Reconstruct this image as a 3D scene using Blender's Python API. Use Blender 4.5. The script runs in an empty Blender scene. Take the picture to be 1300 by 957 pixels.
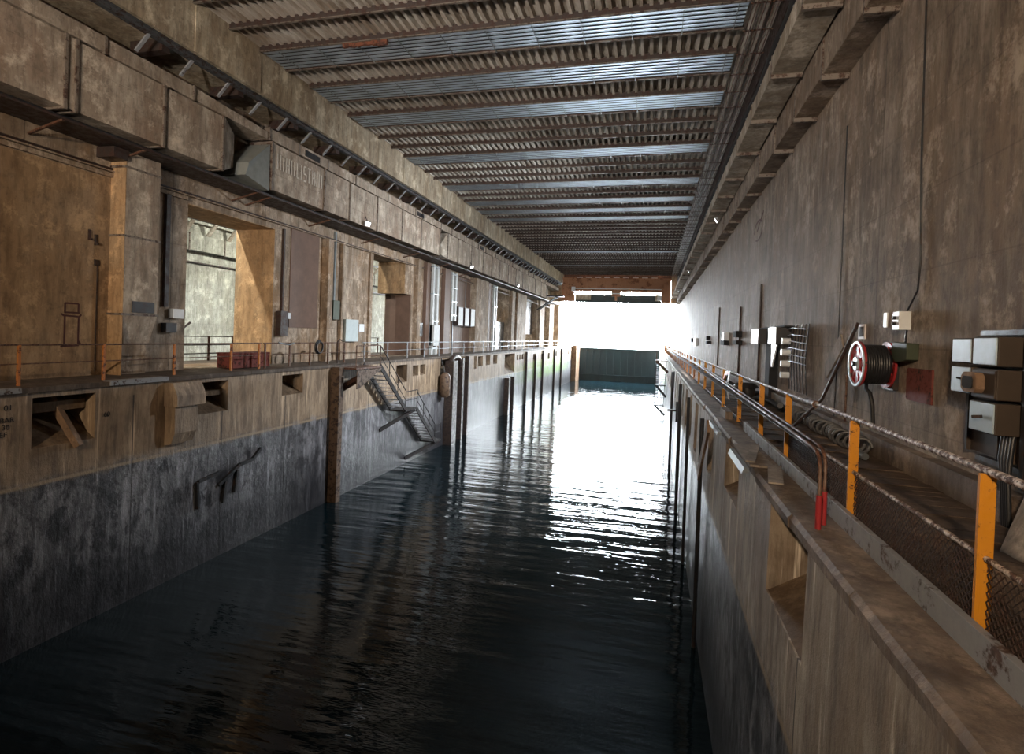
import bpy, math, random
from mathutils import Vector, Matrix
R = random.Random(7)
S = bpy.context.scene
COL = S.collection
PI = math.pi

# ------------------------------------------------------------------ helpers
ORD = ['first','second','third','fourth','fifth','sixth','seventh','eighth','ninth','tenth','eleventh','twelfth',
       'thirteenth','fourteenth','fifteenth','sixteenth','seventeenth','eighteenth','nineteenth']
TENS = {20:'twent',30:'thirt',40:'fort',50:'fift',60:'sixt',70:'sevent'}
def ordinal(n):
    if n <= 19: return ORD[n-1]
    t, u = n//10*10, n % 10
    if u == 0: return TENS[t]+'ieth'
    return TENS[t]+'y-'+ORD[u-1]

def props(o, label=None, cat=None, group=None, kind=None):
    if label: o['label'] = label
    if cat: o['category'] = cat
    if group: o['group'] = group
    if kind: o['kind'] = kind
    return o

def world_loc(o):
    v = Vector((0,0,0))
    while o is not None:
        v += o.location; o = o.parent
    return v

class MB:
    def __init__(s): s.v=[]; s.f=[]; s.sm=[]
    def add(s, vs, fs, smooth=False):
        b=len(s.v); s.v += [Vector(p) for p in vs]
        for f in fs: s.f.append([b+i for i in f]); s.sm.append(smooth)
        return s
    def box(s, x0,x1,y0,y1,z0,z1):
        vs=[(x,y,z) for x in (x0,x1) for y in (y0,y1) for z in (z0,z1)]
        return s.add(vs,[(0,1,3,2),(4,6,7,5),(0,4,5,1),(2,3,7,6),(0,2,6,4),(1,5,7,3)])
    def bar(s, a, b, w, h, up=(0,0,1)):
        a=Vector(a); b=Vector(b); d=(b-a).normalized(); up=Vector(up)
        if abs(d.dot(up))>.98: up=Vector((0,1,0))
        x=d.cross(up).normalized(); u=x.cross(d).normalized()
        vs=[]
        for p in (a,b):
            for i,j in ((-1,-1),(1,-1),(1,1),(-1,1)): vs.append(p+x*(i*w/2)+u*(j*h/2))
        return s.add(vs,[(0,3,2,1),(4,5,6,7),(0,1,5,4),(1,2,6,5),(2,3,7,6),(3,0,4,7)])
    def tube(s, pts, r, n=8, caps=True):
        pts=[Vector(p) for p in pts]; vs=[]; k=len(pts)
        d0=(pts[1]-pts[0]).normalized()
        up=Vector((0,0,1)) if abs(d0.z)<.9 else Vector((0,1,0))
        x=d0.cross(up).normalized()
        for i,p in enumerate(pts):
            if i==0: d=pts[1]-pts[0]
            elif i==k-1: d=pts[-1]-pts[-2]
            else: d=(pts[i+1]-p).normalized()+(p-pts[i-1]).normalized()
            d.normalize()
            x=(x-d*x.dot(d)).normalized(); u=d.cross(x)
            rr = r[i] if isinstance(r,(list,tuple)) else r
            for j in range(n):
                a=2*PI*j/n; vs.append(p+x*(math.cos(a)*rr)+u*(math.sin(a)*rr))
        fs=[]
        for i in range(k-1):
            for j in range(n):
                j2=(j+1)%n; fs.append((i*n+j,i*n+j2,(i+1)*n+j2,(i+1)*n+j))
        s.add(vs,fs,True)
        if caps:
            s.add(vs[:n],[tuple(range(n))[::-1]]); s.add(vs[-n:],[tuple(range(n))])
        return s
    def prism(s, poly, axis, a, b):          # poly: 2D points in the other two axes
        def P(u,v,w):
            return {'x':(w,u,v),'y':(u,w,v),'z':(u,v,w)}[axis]
        n=len(poly)
        vs=[P(u,v,a) for u,v in poly]+[P(u,v,b) for u,v in poly]
        fs=[tuple(range(n))[::-1],tuple(range(n,2*n))]
        for i in range(n):
            j=(i+1)%n; fs.append((i,j,n+j,n+i))
        return s.add(vs,fs)
    def ring(s, c, axis, R0, R1, w, n=28):  # annular disc, axis x only
        vs=[];c=Vector(c)
        for k,(r,o) in enumerate(((R0,-w/2),(R1,-w/2),(R1,w/2),(R0,w/2))):
            for j in range(n):
                a=2*PI*j/n; vs.append(c+Vector((o,math.cos(a)*r,math.sin(a)*r)))
        fs=[]
        for k in range(4):
            k2=(k+1)%4
            for j in range(n):
                j2=(j+1)%n; fs.append((k*n+j,k*n+j2,k2*n+j2,k2*n+j))
        return s.add(vs,fs)
    def build(s, name, mat, parent=None, origin=None, bevel=0):
        if parent is not None: o0=world_loc(parent)
        elif origin is not None: o0=Vector(origin)
        else: o0=Vector((0,0,0))
        me=bpy.data.meshes.new(name)
        me.from_pydata([v-o0 for v in s.v],[],s.f)
        me.polygons.foreach_set('use_smooth', s.sm)
        me.update()
        bm_fix(me)
        if mat: me.materials.append(mat)
        o=bpy.data.objects.new(name,me); COL.objects.link(o)
        if parent is not None: o.parent=parent
        else: o.location=o0
        if bevel:
            b=o.modifiers.new('b','BEVEL'); b.width=bevel; b.segments=2; b.limit_method='ANGLE'
        return o
    def thing(s, name, mat, label, cat, group=None, kind=None, bevel=0):
        lo=[min(v[i] for v in s.v) for i in range(3)]; hi=[max(v[i] for v in s.v) for i in range(3)]
        o=s.build(name,mat,None,((lo[0]+hi[0])/2,(lo[1]+hi[1])/2,lo[2]),bevel)
        return props(o,label,cat,group,kind)
    def struct(s, name, mat):
        return props(s.build(name,mat),kind='structure')

def bm_fix(me):
    import bmesh
    bm=bmesh.new(); bm.from_mesh(me); bmesh.ops.recalc_face_normals(bm,faces=bm.faces); bm.to_mesh(me); bm.free()

def empty(name, loc, label, cat, group=None):
    o=bpy.data.objects.new(name,None); COL.objects.link(o); o.location=loc; o.empty_display_size=.2
    return props(o,label,cat,group)

def copy_tree(o, parent=None):
    c=o.copy(); COL.objects.link(c)
    if parent is not None: c.parent=parent
    for ch in list(o.children): copy_tree(ch,c)
    return c

def wall_x(mb, x0, x1, y0, y1, z0, z1, holes):
    """solid slab between x0 and x1 with rectangular holes (y0,y1,z0,z1)"""
    ys=sorted({y0,y1}|{h[0] for h in holes}|{h[1] for h in holes}); ys=[y for y in ys if y0<=y<=y1]
    zs=sorted({z0,z1}|{h[2] for h in holes}|{h[3] for h in holes}); zs=[z for z in zs if z0<=z<=z1]
    ny,nz=len(ys)-1,len(zs)-1
    def solid(i,j):
        if i<0 or j<0 or i>=ny or j>=nz: return False
        cy=(ys[i]+ys[i+1])/2; cz=(zs[j]+zs[j+1])/2
        return not any(h[0]<cy<h[1] and h[2]<cz<h[3] for h in holes)
    idx={}
    vs=[]; fs=[]
    def V(x,y,z):
        k=(x,y,z)
        if k not in idx: idx[k]=len(vs); vs.append(k)
        return idx[k]
    for i in range(ny):
        for j in range(nz):
            if not solid(i,j): continue
            a,b,c,d=ys[i],ys[i+1],zs[j],zs[j+1]
            for x in (x0,x1): fs.append((V(x,a,c),V(x,b,c),V(x,b,d),V(x,a,d)))
            if not solid(i-1,j): fs.append((V(x0,a,c),V(x1,a,c),V(x1,a,d),V(x0,a,d)))
            if not solid(i+1,j): fs.append((V(x0,b,c),V(x1,b,c),V(x1,b,d),V(x0,b,d)))
            if not solid(i,j-1): fs.append((V(x0,a,c),V(x1,a,c),V(x1,b,c),V(x0,b,c)))
            if not solid(i,j+1): fs.append((V(x0,a,d),V(x1,a,d),V(x1,b,d),V(x0,b,d)))
    mb.add(vs,fs)

# ------------------------------------------------------------------ materials
class NT:
    def __init__(s,name):
        s.m=bpy.data.materials.new(name); s.m.use_nodes=True; s.t=s.m.node_tree; s.n=s.t.nodes; s.l=s.t.links
        s.b=s.n['Principled BSDF']; s.pos=s.n.new('ShaderNodeNewGeometry').outputs['Position']
        s.xyz=None
    def sep(s):
        if s.xyz is None:
            k=s.n.new('ShaderNodeSeparateXYZ'); s.l.new(s.pos,k.inputs[0]); s.xyz=k.outputs
        return s.xyz
    def noise(s, sc, scale=1., detail=4, rough=.6, out='Fac', vec=None):
        mp=s.n.new('ShaderNodeMapping'); s.l.new(vec or s.pos,mp.inputs['Vector']); mp.inputs['Scale'].default_value=sc
        k=s.n.new('ShaderNodeTexNoise'); s.l.new(mp.outputs[0],k.inputs['Vector'])
        k.inputs['Scale'].default_value=scale; k.inputs['Detail'].default_value=detail; k.inputs['Roughness'].default_value=rough
        return k.outputs[0] if out=='Fac' else k.outputs['Color']
    def ramp(s, fac, stops, interp='LINEAR'):
        k=s.n.new('ShaderNodeValToRGB'); s.l.new(fac,k.inputs[0]); k.color_ramp.interpolation=interp
        e=k.color_ramp.elements
        while len(e)<len(stops): e.new(.5)
        for i,(p,c) in enumerate(stops):
            e[i].position=p; e[i].color=(c,c,c,1) if isinstance(c,(int,float)) else (*c,1)
        return k.outputs[0]
    def mix(s, fac, a, b, mode='MIX'):
        k=s.n.new('ShaderNodeMix'); k.data_type='RGBA'; k.blend_type=mode
        for sock,v in ((k.inputs['Factor'],fac),(k.inputs[6],a),(k.inputs[7],b)):
            if isinstance(v,(int,float)): sock.default_value=v
            elif isinstance(v,tuple): sock.default_value=(*v,1)
            else: s.l.new(v,sock)
        return k.outputs[2]
    def math(s, op, a, b=0, c=None):
        k=s.n.new('ShaderNodeMath'); k.operation=op
        for i,v in enumerate((a,b,c)):
            if v is None: continue
            if isinstance(v,(int,float)): k.inputs[i].default_value=v
            else: s.l.new(v,k.inputs[i])
        return k.outputs[0]
    def step(s, v, lo, hi):
        k=s.n.new('ShaderNodeMapRange'); k.clamp=True
        s.l.new(v,k.inputs['Value']); k.inputs['From Min'].default_value=lo; k.inputs['From Max'].default_value=hi
        return k.outputs[0]
    def bump(s, h, dist=.02, strength=1.):
        k=s.n.new('ShaderNodeBump'); s.l.new(h,k.inputs['Height']); k.inputs['Distance'].default_value=dist; k.inputs['Strength'].default_value=strength
        s.l.new(k.outputs[0],s.b.inputs['Normal'])
    def done(s, col=None, rough=None, metal=0, spec=None):
        if col is not None:
            if isinstance(col,tuple): s.b.inputs['Base Color'].default_value=(*col,1)
            else: s.l.new(col,s.b.inputs['Base Color'])
        if rough is not None:
            if isinstance(rough,(int,float)): s.b.inputs['Roughness'].default_value=rough
            else: s.l.new(rough,s.b.inputs['Roughness'])
        s.b.inputs['Metallic'].default_value=metal
        if spec is not None: s.b.inputs['Specular IOR Level'].default_value=spec
        return s.m

def concrete(name, light, dark, patch=None, patch_amt=.5, rough=.85, joints=0, bumpd=.015, spec=.25, horiz=0):
    t=NT(name)
    big=t.noise((.35,.35,.35),1,5,.65); st=t.noise((1.9,1.9,.35),1,6,.7); st2=t.noise((6,6,1.1),1,5,.7)
    fine=t.noise((7,7,7),1,6,.75); mot=t.noise((1.6,1.6,1.3),1,7,.75)
    c=t.mix(t.ramp(st,[(.40,0),(.60,1)]),light,dark)
    c=t.mix(t.ramp(big,[(.44,0),(.60,.6)]),c,dark)
    if patch:
        pn=t.noise((.7,.7,.45),1,7,.7)
        c=t.mix(t.math('MULTIPLY',t.ramp(pn,[(.48,0),(.60,1)]),patch_amt),c,patch)
    c=t.mix(t.ramp(st2,[(.46,.0),(.64,.5)]),c,tuple(v*.42 for v in dark))
    c=t.mix(t.ramp(mot,[(.32,.6),(.46,0)]),c,tuple(v*.42 for v in dark))
    c=t.mix(t.ramp(mot,[(.53,0),(.65,.6)]),c,tuple(min(1,v*1.6) for v in light))
    c=t.mix(t.ramp(fine,[(.30,.45),(.46,0)]),c,(.05,.04,.032))
    h=t.math('ADD',t.math('MULTIPLY',fine,.5),t.math('ADD',t.math('MULTIPLY',st2,.6),t.math('MULTIPLY',mot,.8)))
    if joints:                              # marks of the shuttering boards
        z=t.sep()[2]; y=t.sep()[1]
        zz=t.math('FRACT',t.math('DIVIDE',z,joints)); lz=t.math('LESS_THAN',zz,.02/joints)
        yy=t.math('FRACT',t.math('DIVIDE',t.math('ADD',y,20.),4.3)); ly=t.math('LESS_THAN',yy,.008)
        ln=t.math('MAXIMUM',t.math('MULTIPLY',lz,.5),ly)
        c=t.mix(t.math('MULTIPLY',ln,.4),c,(.02,.016,.013))
        h=t.math('SUBTRACT',h,ln)
    t.bump(h,bumpd)
    return t.done(c,t.ramp(fine,[(.2,rough-.1),(.8,min(1,rough+.1))]),0,spec)

def quay(name, tan, tan2, wet=.42):
    t=NT(name); x,y,z=t.sep()
    st2=t.noise((5,5,.7),1,6,.75); st=t.noise((1.5,1.5,.3),1,6,.7); big=t.noise((.5,.5,.5),1,5,.65); fine=t.noise((7,7,5),1,5,.75); blot=t.noise((2.4,2.4,1.8),1,6,.75)
    up=t.mix(t.ramp(st,[(.35,0),(.68,.9)]),tan,tan2)
    up=t.mix(t.ramp(big,[(.40,.6),(.55,0)]),up,(.16,.115,.075))
    up=t.mix(t.ramp(blot,[(.48,0),(.72,.5)]),up,(.10,.055,.03))
    # rust bleeding from the edge, pale lime runs
    run=t.noise((4,4,.25),1,5,.7)
    up=t.mix(t.ramp(st2,[(.45,0),(.6,.6)]),up,(.07,.045,.03))
    up=t.mix(t.ramp(run,[(.57,0),(.66,.6)]),up,tuple(min(1,v*1.8) for v in tan))
    grey=t.mix(t.ramp(st,[(.40,0),(.60,1)]),(.30,.30,.32),(.085,.085,.095))
    grey=t.mix(t.ramp(st2,[(.44,0),(.60,.7)]),grey,(.03,.03,.035))
    grey=t.mix(t.math('MULTIPLY',t.ramp(blot,[(.45,0),(.58,.9)]),t.ramp(t.step(y,30,14),[(0,.45),(1,1)])),grey,(.014,.014,.017))  # blotches thinned past the near end, painting in the wet wall's sheen
    grey=t.mix(t.ramp(run,[(.58,0),(.66,.6)]),grey,(.42,.42,.46))
    zt=t.math('ADD',z,t.math('MULTIPLY',t.math('SUBTRACT',st,.5),.5))
    m=t.step(zt,-3.75,-3.5)                                            # 1 above the tide mark
    c=t.mix(m,grey,up)
    line=t.math('MULTIPLY',t.step(z,-3.70,-3.66),t.step(z,-3.58,-3.62))
    c=t.mix(t.math('MULTIPLY',line,t.ramp(blot,[(.35,.0),(.5,.8)])),c,(.34,.26,.17))
    blk=t.math('MULTIPLY',t.step(zt,-4.9,-6.4),.8)
    c=t.mix(blk,c,(.012,.012,.015))
    # green weed towards the sea gate
    alg=t.math('MULTIPLY',t.math('MULTIPLY',t.step(y,50,66),t.step(y,90,80)),t.math('MULTIPLY',t.step(zt,-5.2,-4.6),t.step(zt,-2.6,-3.1)))
    c=t.mix(t.math('MULTIPLY',alg,t.ramp(blot,[(.38,.2),(.55,.95)])),c,(.16,.30,.05))
    yy=t.math('FRACT',t.math('DIVIDE',t.math('ADD',y,19.4),3.1)); ly=t.math('MULTIPLY',t.math('LESS_THAN',yy,.012),t.math('LESS_THAN',z,-1.9))
    c=t.mix(t.math('MULTIPLY',ly,.8),c,(.012,.01,.01))
    h=t.math('SUBTRACT',t.math('ADD',t.math('MULTIPLY',st,.8),t.math('MULTIPLY',fine,.6)),t.math('MULTIPLY',ly,1.5))
    t.bump(h,.03)
    rg=t.mix(m,(wet,)*3,(.68,)*3)
    return t.done(c,rg)

def rusty(name, paint, rust=(.12,.045,.02), amt=.5, rough=.55, metal=0., dark=(.03,.014,.01), sc=6.):
    t=NT(name); a=t.noise((1,1,1),sc,6,.7); b=t.noise((1,1,1),sc*4,4,.6)
    r=t.mix(t.ramp(b,[(.35,0),(.65,1)]),rust,dark)
    c=t.mix(t.ramp(a,[(.62-amt*.3,0),(.68-amt*.25,1)]),paint,r)
    t.bump(a,.004)
    return t.done(c,t.ramp(a,[(.4,rough-.1),(.6,rough+.2)]),metal)

def plain(name, col, rough=.5, metal=0., var=.25, sc=4.):
    t=NT(name); a=t.noise((1,1,1),sc,5,.65)
    c=t.mix(t.ramp(a,[(.3,0),(.7,var)]),col,tuple(v*.35 for v in col))
    return t.done(c,rough,metal)

def lamp_mat(name, col, strength):
    t=NT(name); t.b.inputs['Base Color'].default_value=(*col,1)
    t.b.inputs['Emission Color'].default_value=(*col,1); t.b.inputs['Emission Strength'].default_value=strength
    return t.m

M={}
M['wall_l']=concrete('old left wall concrete',(.40,.33,.26),(.21,.155,.11),(.26,.16,.085),.6,.85,1.25)
M['wall_r']=concrete('old right wall concrete',(.34,.285,.235),(.17,.13,.10),(.22,.15,.10),.5,.8,1.05,.02)
M['jamb']=concrete('jamb concrete with painted warm light',(.48,.32,.18),(.34,.215,.115),(.34,.26,.17),.5,.85,0,.008)  # ochre stands in for warm lamp light on sides facing the camera
M['plaster']=concrete('ochre plaster',(.36,.25,.15),(.26,.17,.10),(.33,.25,.175),.5,.85,0,.006)
M['beam']=concrete('board marked beam concrete',(.48,.42,.32),(.28,.22,.155),(.34,.25,.15),.4,.85,0,.02)
M['duct']=concrete('stained duct panel',(.47,.41,.34),(.29,.235,.185),(.25,.15,.10),.4,.8,0,.006)
M['duct_r']=concrete('pale grey duct panel',(.50,.46,.40),(.32,.27,.21),(.16,.13,.10),.4,.8,0,.006)
M['neigh']=concrete('pale wall of next pen',(.46,.47,.42),(.30,.305,.265),(.37,.36,.29),.4,.85,2.2)
M['quay_l']=quay('left quay face',(.42,.32,.22),(.23,.16,.10))
M['quay_r']=quay('right quay face',(.52,.46,.38),(.28,.21,.15))
M['cope']=concrete('worn quay coping',(.26,.20,.155),(.13,.095,.07),(.08,.05,.035),.5,.75,0,.03)
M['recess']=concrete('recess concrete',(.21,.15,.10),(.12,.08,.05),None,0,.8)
M['deck']=concrete('dusty plank deck',(.16,.115,.085),(.085,.058,.042),(.05,.03,.02),.5,.75,0,.01)
M['deck_l']=concrete('dark left walkway',(.15,.12,.095),(.075,.055,.042),(.05,.03,.02),.5,.7,0,.01)
M['flange']=rusty('rusty flange',(.17,.14,.115),(.10,.055,.035),.4)
M['rust']=rusty('brown rusty steel',(.13,.075,.05),(.15,.06,.03),.7)
M['rust_or']=rusty('orange rusty crane steel',(.38,.185,.10),(.27,.12,.06),.3,sc=1.2,dark=(.15,.065,.035))
M['rust_dk']=rusty('black brown steel',(.035,.025,.022),(.05,.022,.015),.5)
M['black']=rusty('black steel',(.016,.017,.02),(.03,.018,.014),.3,.4)
M['pile']=rusty('slimy dark pile',(.05,.035,.028),(.02,.02,.022),.6,.4)
M['pile_br']=rusty('brown timber pile',(.10,.06,.035),(.03,.02,.016),.4,.6)
M['galv']=plain('galvanised steel',(.32,.36,.39),.38,.75,.5,3.)
M['slat']=plain('bluish galvanised slat',(.60,.70,.80),.44,.7,.5,1.3)
M['chan']=rusty('grey painted channel',(.24,.25,.27),(.13,.07,.045),.25,.45)
M['yellow']=rusty('yellow post paint',(.55,.22,.012),(.10,.035,.015),.12,.45,sc=14.)
M['orange']=rusty('orange rust post paint',(.42,.15,.035),(.16,.06,.03),.35,.5)
M['rail']=rusty('flaking handrail paint',(.55,.47,.42),(.15,.075,.05),.62,.6,sc=22.)
M['red']=rusty('red paint',(.33,.025,.03),(.12,.03,.02),.15,.4)
M['redbox']=rusty('dull red crate paint',(.15,.035,.028),(.09,.03,.02),.3,.85)
M['white']=plain('glossy off white paint',(.72,.75,.78),.28,0,.2)
M['alu']=plain('grey aluminium lid',(.40,.51,.60),.34,.1,.3,6.)
M['boxbrown']=plain('brown box side',(.045,.03,.02),.7,0,.4)
M['bluebox']=plain('pale blue cabinet paint',(.34,.40,.41),.45,0,.25)
M['green']=plain('dark green paint',(.045,.06,.035),.6,0,.4)
M['rubber']=plain('black rubber hose',(.015,.016,.02),.45,0,.3)
M['lagging']=plain('matt black pipe lagging',(.02,.02,.022),.95,0,.4)
M['dullwhite']=plain('dull white casing',(.50,.52,.52),.6,0,.35)
M['soot']=rusty('matt black stair steel',(.016,.015,.016),(.04,.02,.014),.2,.8)
M['railsteel']=rusty('dark crane rail steel',(.065,.07,.078),(.06,.035,.025),.4,.6)
M['grayhose']=plain('ribbed grey hose',(.12,.12,.125),.45,0,.5,9.)
M['shutter']=plain('brown shutter boards',(.15,.09,.065),.65,0,.5,2.)
M['wood']=concrete('weathered timber',(.30,.20,.13),(.18,.11,.07),None,0,.8,0,.006)
M['boardgrey']=concrete('grey wood board',(.34,.29,.24),(.20,.16,.13),None,0,.8,0,.006)
M['paint']=plain('faded maroon wall paint',(.075,.022,.018),.8,0,.5,9.)
M['ink']=plain('black stencil ink',(.022,.018,.016),.8,0,.3)
M['pale']=plain('faded pale lettering',(.68,.62,.54),.8,0,.5,7.)
M['tape_w']=plain('white tape',(.75,.70,.68),.5,0,.1)
M['tape_r']=plain('red tape',(.62,.09,.07),.5,0,.1)
M['cloth']=plain('grey green tarpaulin',(.24,.255,.24),.7,0,.4)
M['lens']=lamp_mat('floodlight glass',(.95,.97,1.),6.)
M['fill_lens']=lamp_mat('warm fill lamp glass',(1.,.72,.45),30.)  # glass of the fill lamps added behind the viewpoint

def mat_corr():
    t=NT('corrugated roof sheet'); a=t.noise((.5,.5,.5),1,5,.65); b=t.noise((2.,.5,2.),1,6,.7); y=t.sep()[1]
    c=t.mix(t.ramp(b,[(.38,0),(.62,1)]),(.72,.70,.65),(.30,.25,.20))
    c=t.mix(t.math('MULTIPLY',t.step(y,30,9),t.ramp(a,[(.35,.1),(.6,.7)])),c,(.30,.225,.16))
    return t.done(c,.6,0.)
M['corr']=mat_corr()

def mat_gate():
    t=NT('sea gate steel'); z=t.sep()[2]; a=t.noise((.6,.6,.15),1,5,.7)
    c=t.mix(t.ramp(a,[(.35,0),(.65,1)]),(.016,.036,.042),(.008,.018,.024))
    return t.done(c,.5)
M['gate']=mat_gate()
M['torn']=rusty('torn rusty strip',(.15,.05,.025),(.09,.03,.018),.5)

def mat_water():
    t=NT('harbour water'); b=t.b
    b.inputs['Base Color'].default_value=(.003,.009,.012,1); b.inputs['Roughness'].default_value=.04; b.inputs['IOR'].default_value=1.333
    w1=t.noise((.28,1.7,1),1.,2,.5); w2=t.noise((1.1,5.,1),1.,3,.6); w3=t.noise((.1,.45,1),1.,2,.5)
    h=t.math('ADD',t.math('MULTIPLY',w1,1.),t.math('ADD',t.math('MULTIPLY',w2,.22),t.math('MULTIPLY',w3,1.0)))
    t.bump(h,.055,1.)
    return t.m
M['water']=mat_water()

# ------------------------------------------------------------------ camera and sky
f=708.; P=Vector((650.,433.5)); v1=(829.,432.); tl=.036
Y=Vector((v1[0]-P.x,-(v1[1]-P.y),-f)).normalized(); U=Vector((1,-tl,0)).cross(Y).normalized(); X=Y.cross(U)
cam=bpy.data.cameras.new('camera'); co=bpy.data.objects.new('camera',cam); COL.objects.link(co)
rot=Matrix((X,Y,U))                       # rows: world axes in camera coordinates = camera-to-world rotation
co.matrix_world=rot.to_4x4()
cam.sensor_width=36; cam.lens=36*f/1300; cam.shift_y=-(478.5-433.5)/1300; cam.clip_start=.05; cam.clip_end=3000
S.camera=co
S.view_settings.view_transform='Standard'; S.view_settings.look='None'; S.view_settings.gamma=1; S.view_settings.exposure=0.
S.view_settings.use_curve_mapping=False
S.cycles.sample_clamp_indirect=12; S.cycles.max_bounces=10; S.cycles.diffuse_bounces=6; S.cycles.glossy_bounces=5
S.cycles.caustics_reflective=True; S.cycles.blur_glossy=.6
SKY=85.
w=bpy.data.worlds.new('overcast sky'); S.world=w; w.use_nodes=True
bg=w.node_tree.nodes['Background']; bg.inputs[0].default_value=(.86,.94,1.,1); bg.inputs[1].default_value=SKY

def portal(x0,x1,y,z0,z1):
    l=bpy.data.lights.new('opening_portal','AREA'); l.shape='RECTANGLE'; l.size=x1-x0; l.size_y=z1-z0; l.cycles.is_portal=True
    o=bpy.data.objects.new('opening_portal',l); COL.objects.link(o)
    o.location=((x0+x1)/2,y,(z0+z1)/2); o.rotation_euler=(-PI/2,0,0)
portal(-13.,3.45,98.5,-1.7,16)
portal(-31.,-18.2,98.5,-7.3,16)

# ------------------------------------------------------------------ setting
ZD=-1.62; ZW=-7.26; YE=82.; YG=97.
# left quay
LH=[(9.18,10.6,-2.85,-1.74),(13.75,14.95,-2.7,-1.74),(17.6,18.85,-2.5,-1.76),(26.9,28.25,-2.75,-1.8),(28.97,29.75,-2.5,-1.9),(30.0,30.77,-2.5,-1.9),
    (33.2,38.9,-3.1,-1.72),
    (40.0,40.7,-2.65,-1.68),(41.0,42.3,-2.5,-1.72),(43.1,44.3,-2.5,-1.7),(45.2,46.5,-2.5,-1.74),(49.,52.8,-3.6,-1.75),
    (53.6,54.3,-2.45,-1.9),(54.7,55.4,-2.45,-1.9),(55.8,56.5,-2.45,-1.9),(61.5,63.,-2.7,-2.0),(66.2,67.4,-2.8,-2.1),(70.5,71.8,-2.9,-2.1),(76.3,77.4,-2.7,-2.0),(82.,83.,-2.7,-2.0),(88.,89.,-2.7,-2.0)]
m=MB(); wall_x(m,-13.,-14.,-6.,YG+1,-10.,ZD,LH); m.struct('wall_left_quay',M['quay_l'])
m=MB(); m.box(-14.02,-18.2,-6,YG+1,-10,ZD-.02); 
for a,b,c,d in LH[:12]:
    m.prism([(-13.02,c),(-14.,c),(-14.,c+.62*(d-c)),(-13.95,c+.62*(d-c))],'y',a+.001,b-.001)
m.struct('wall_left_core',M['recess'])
m=MB()
for a,b in ((-6,11.7),(11.72,15.9),(15.92,22.4),(22.42,38.),(38.02,52.),(52.02,YG+1)):
    m.box(-12.94,-14.82,a,b,ZD,-1.5)
m.struct('floor_left',M['deck_l'])
m=MB(); m.box(-14.83,-18.25,-6,YG+1,ZD,-1.5); m.struct('floor_passage',M['deck_l'])
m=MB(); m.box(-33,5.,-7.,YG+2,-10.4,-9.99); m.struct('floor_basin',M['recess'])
# upper left wall with the passages to the next pen
WH=[(15.0,19.3,-1.49,3.9),(27.25,31.4,2.3,4.25),(27.25,32.4,-1.49,2.3),(39.7,44.4,-1.49,4.5),(51.9,56.6,-1.49,4.5),(65.,71.4,-1.49,4.7),(75.6,80.6,-1.49,5.2),(84.,88.5,-1.49,5.2)]
m=MB(); wall_x(m,-14.8,-16.6,-6,90,-1.5,9.6,WH); m.struct('wall_left',M['wall_l'])
# far jamb skins, warm lamp light painted into their colour (faces turned to the camera)
m=MB()
for a,z0,z1 in ((19.3,-1.5,3.9),(31.4,2.3,4.25)):
    m.box(-14.803,-16.6,a-.012,a+.001,z0,z1)
m.box(-14.803,-16.6,15.0,19.3,3.88,3.9)
m.struct('trim_1',M['jamb'])
m=MB(); m.box(-14.79,-14.81,-6,12.34,-1.5,3.96); m.struct('trim_3',M['plaster'])
# right wall, quay, decks
RH=[(5.3,6.85,-2.78,-1.78),(9.2,10.8,-2.6,-1.78),(12.9,13.9,-3.0,-1.80)]
yy=17.2
while yy<62: RH.append((yy,yy+.9+yy*.004,-3.3,-1.85)); yy+=2.3+yy*.012
m=MB(); wall_x(m,1.27,2.1,-6,YG+1,-10.,-1.75,RH)
for v in m.v:
    if v.x<1.3: v.x=1.27+.10*max(0,(v.z-ZW)/5.6)
m.struct('wall_right_quay',M['quay_r'])
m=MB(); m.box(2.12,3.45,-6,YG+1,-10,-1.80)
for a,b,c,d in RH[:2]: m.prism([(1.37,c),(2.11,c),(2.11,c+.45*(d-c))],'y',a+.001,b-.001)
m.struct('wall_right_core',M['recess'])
m=MB()
yv=-6.
while yv<YG:
    L=1.6+R.random()*2.4; j=R.uniform(-.02,.02)
    yb=min(yv+L,YG+1)
    m.prism([(1.345+j,-1.75),(1.76,-1.75),(1.76,ZD),(1.37+j,ZD),(1.335+j,ZD-.04)],'y',yv,yb-.004); yv+=L
m.struct('trim_2',M['cope'])
m=MB(); yv=1.2
m.box(1.77,3.45,-6,YG+1,-1.79,-1.68)
while yv<60:
    wd=R.uniform(.19,.27) if yv<24 else 1.; dz=R.uniform(-.008,.008)
    m.box(1.83,3.42,yv,yv+wd-.012,-1.68,ZD+dz); yv+=wd
m.struct('floor_right',M['deck'])
m=MB(); m.box(3.28,3.46,-6,YG+1,-1.68,-1.33); m.struct('baseboard_right',M['cope'])
m=MB(); m.box(3.45,5.0,-6,YG+6,-10,9.9); m.struct('wall_right',M['wall_r'])
m=MB(); m.box(-31.,5.0,-7,-6,-10,9.9); m.struct('wall_back',M['wall_l'])
# ceiling: corrugated sheet
m=MB(); xs=[]; x=-13.6; k=0
while x<3.5:
    xs += [(x,9.24),(x+.10,9.24),(x+.13,9.42),(x+.25,9.42)]; x+=.28
vs=[(a,-6.,b) for a,b in xs]+[(a,YE-.4,b) for a,b in xs]; n=len(xs)
m.add(vs,[(i,i+1,n+i+1,n+i) for i in range(n-1)]); m.struct('ceiling',M['corr'])
m=MB(); m.box(-32,5,-7,94,9.66,10.4); m.struct('ceiling_slab',M['beam'])  # extended unseen beyond the roof end to shade the sea gate
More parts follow.
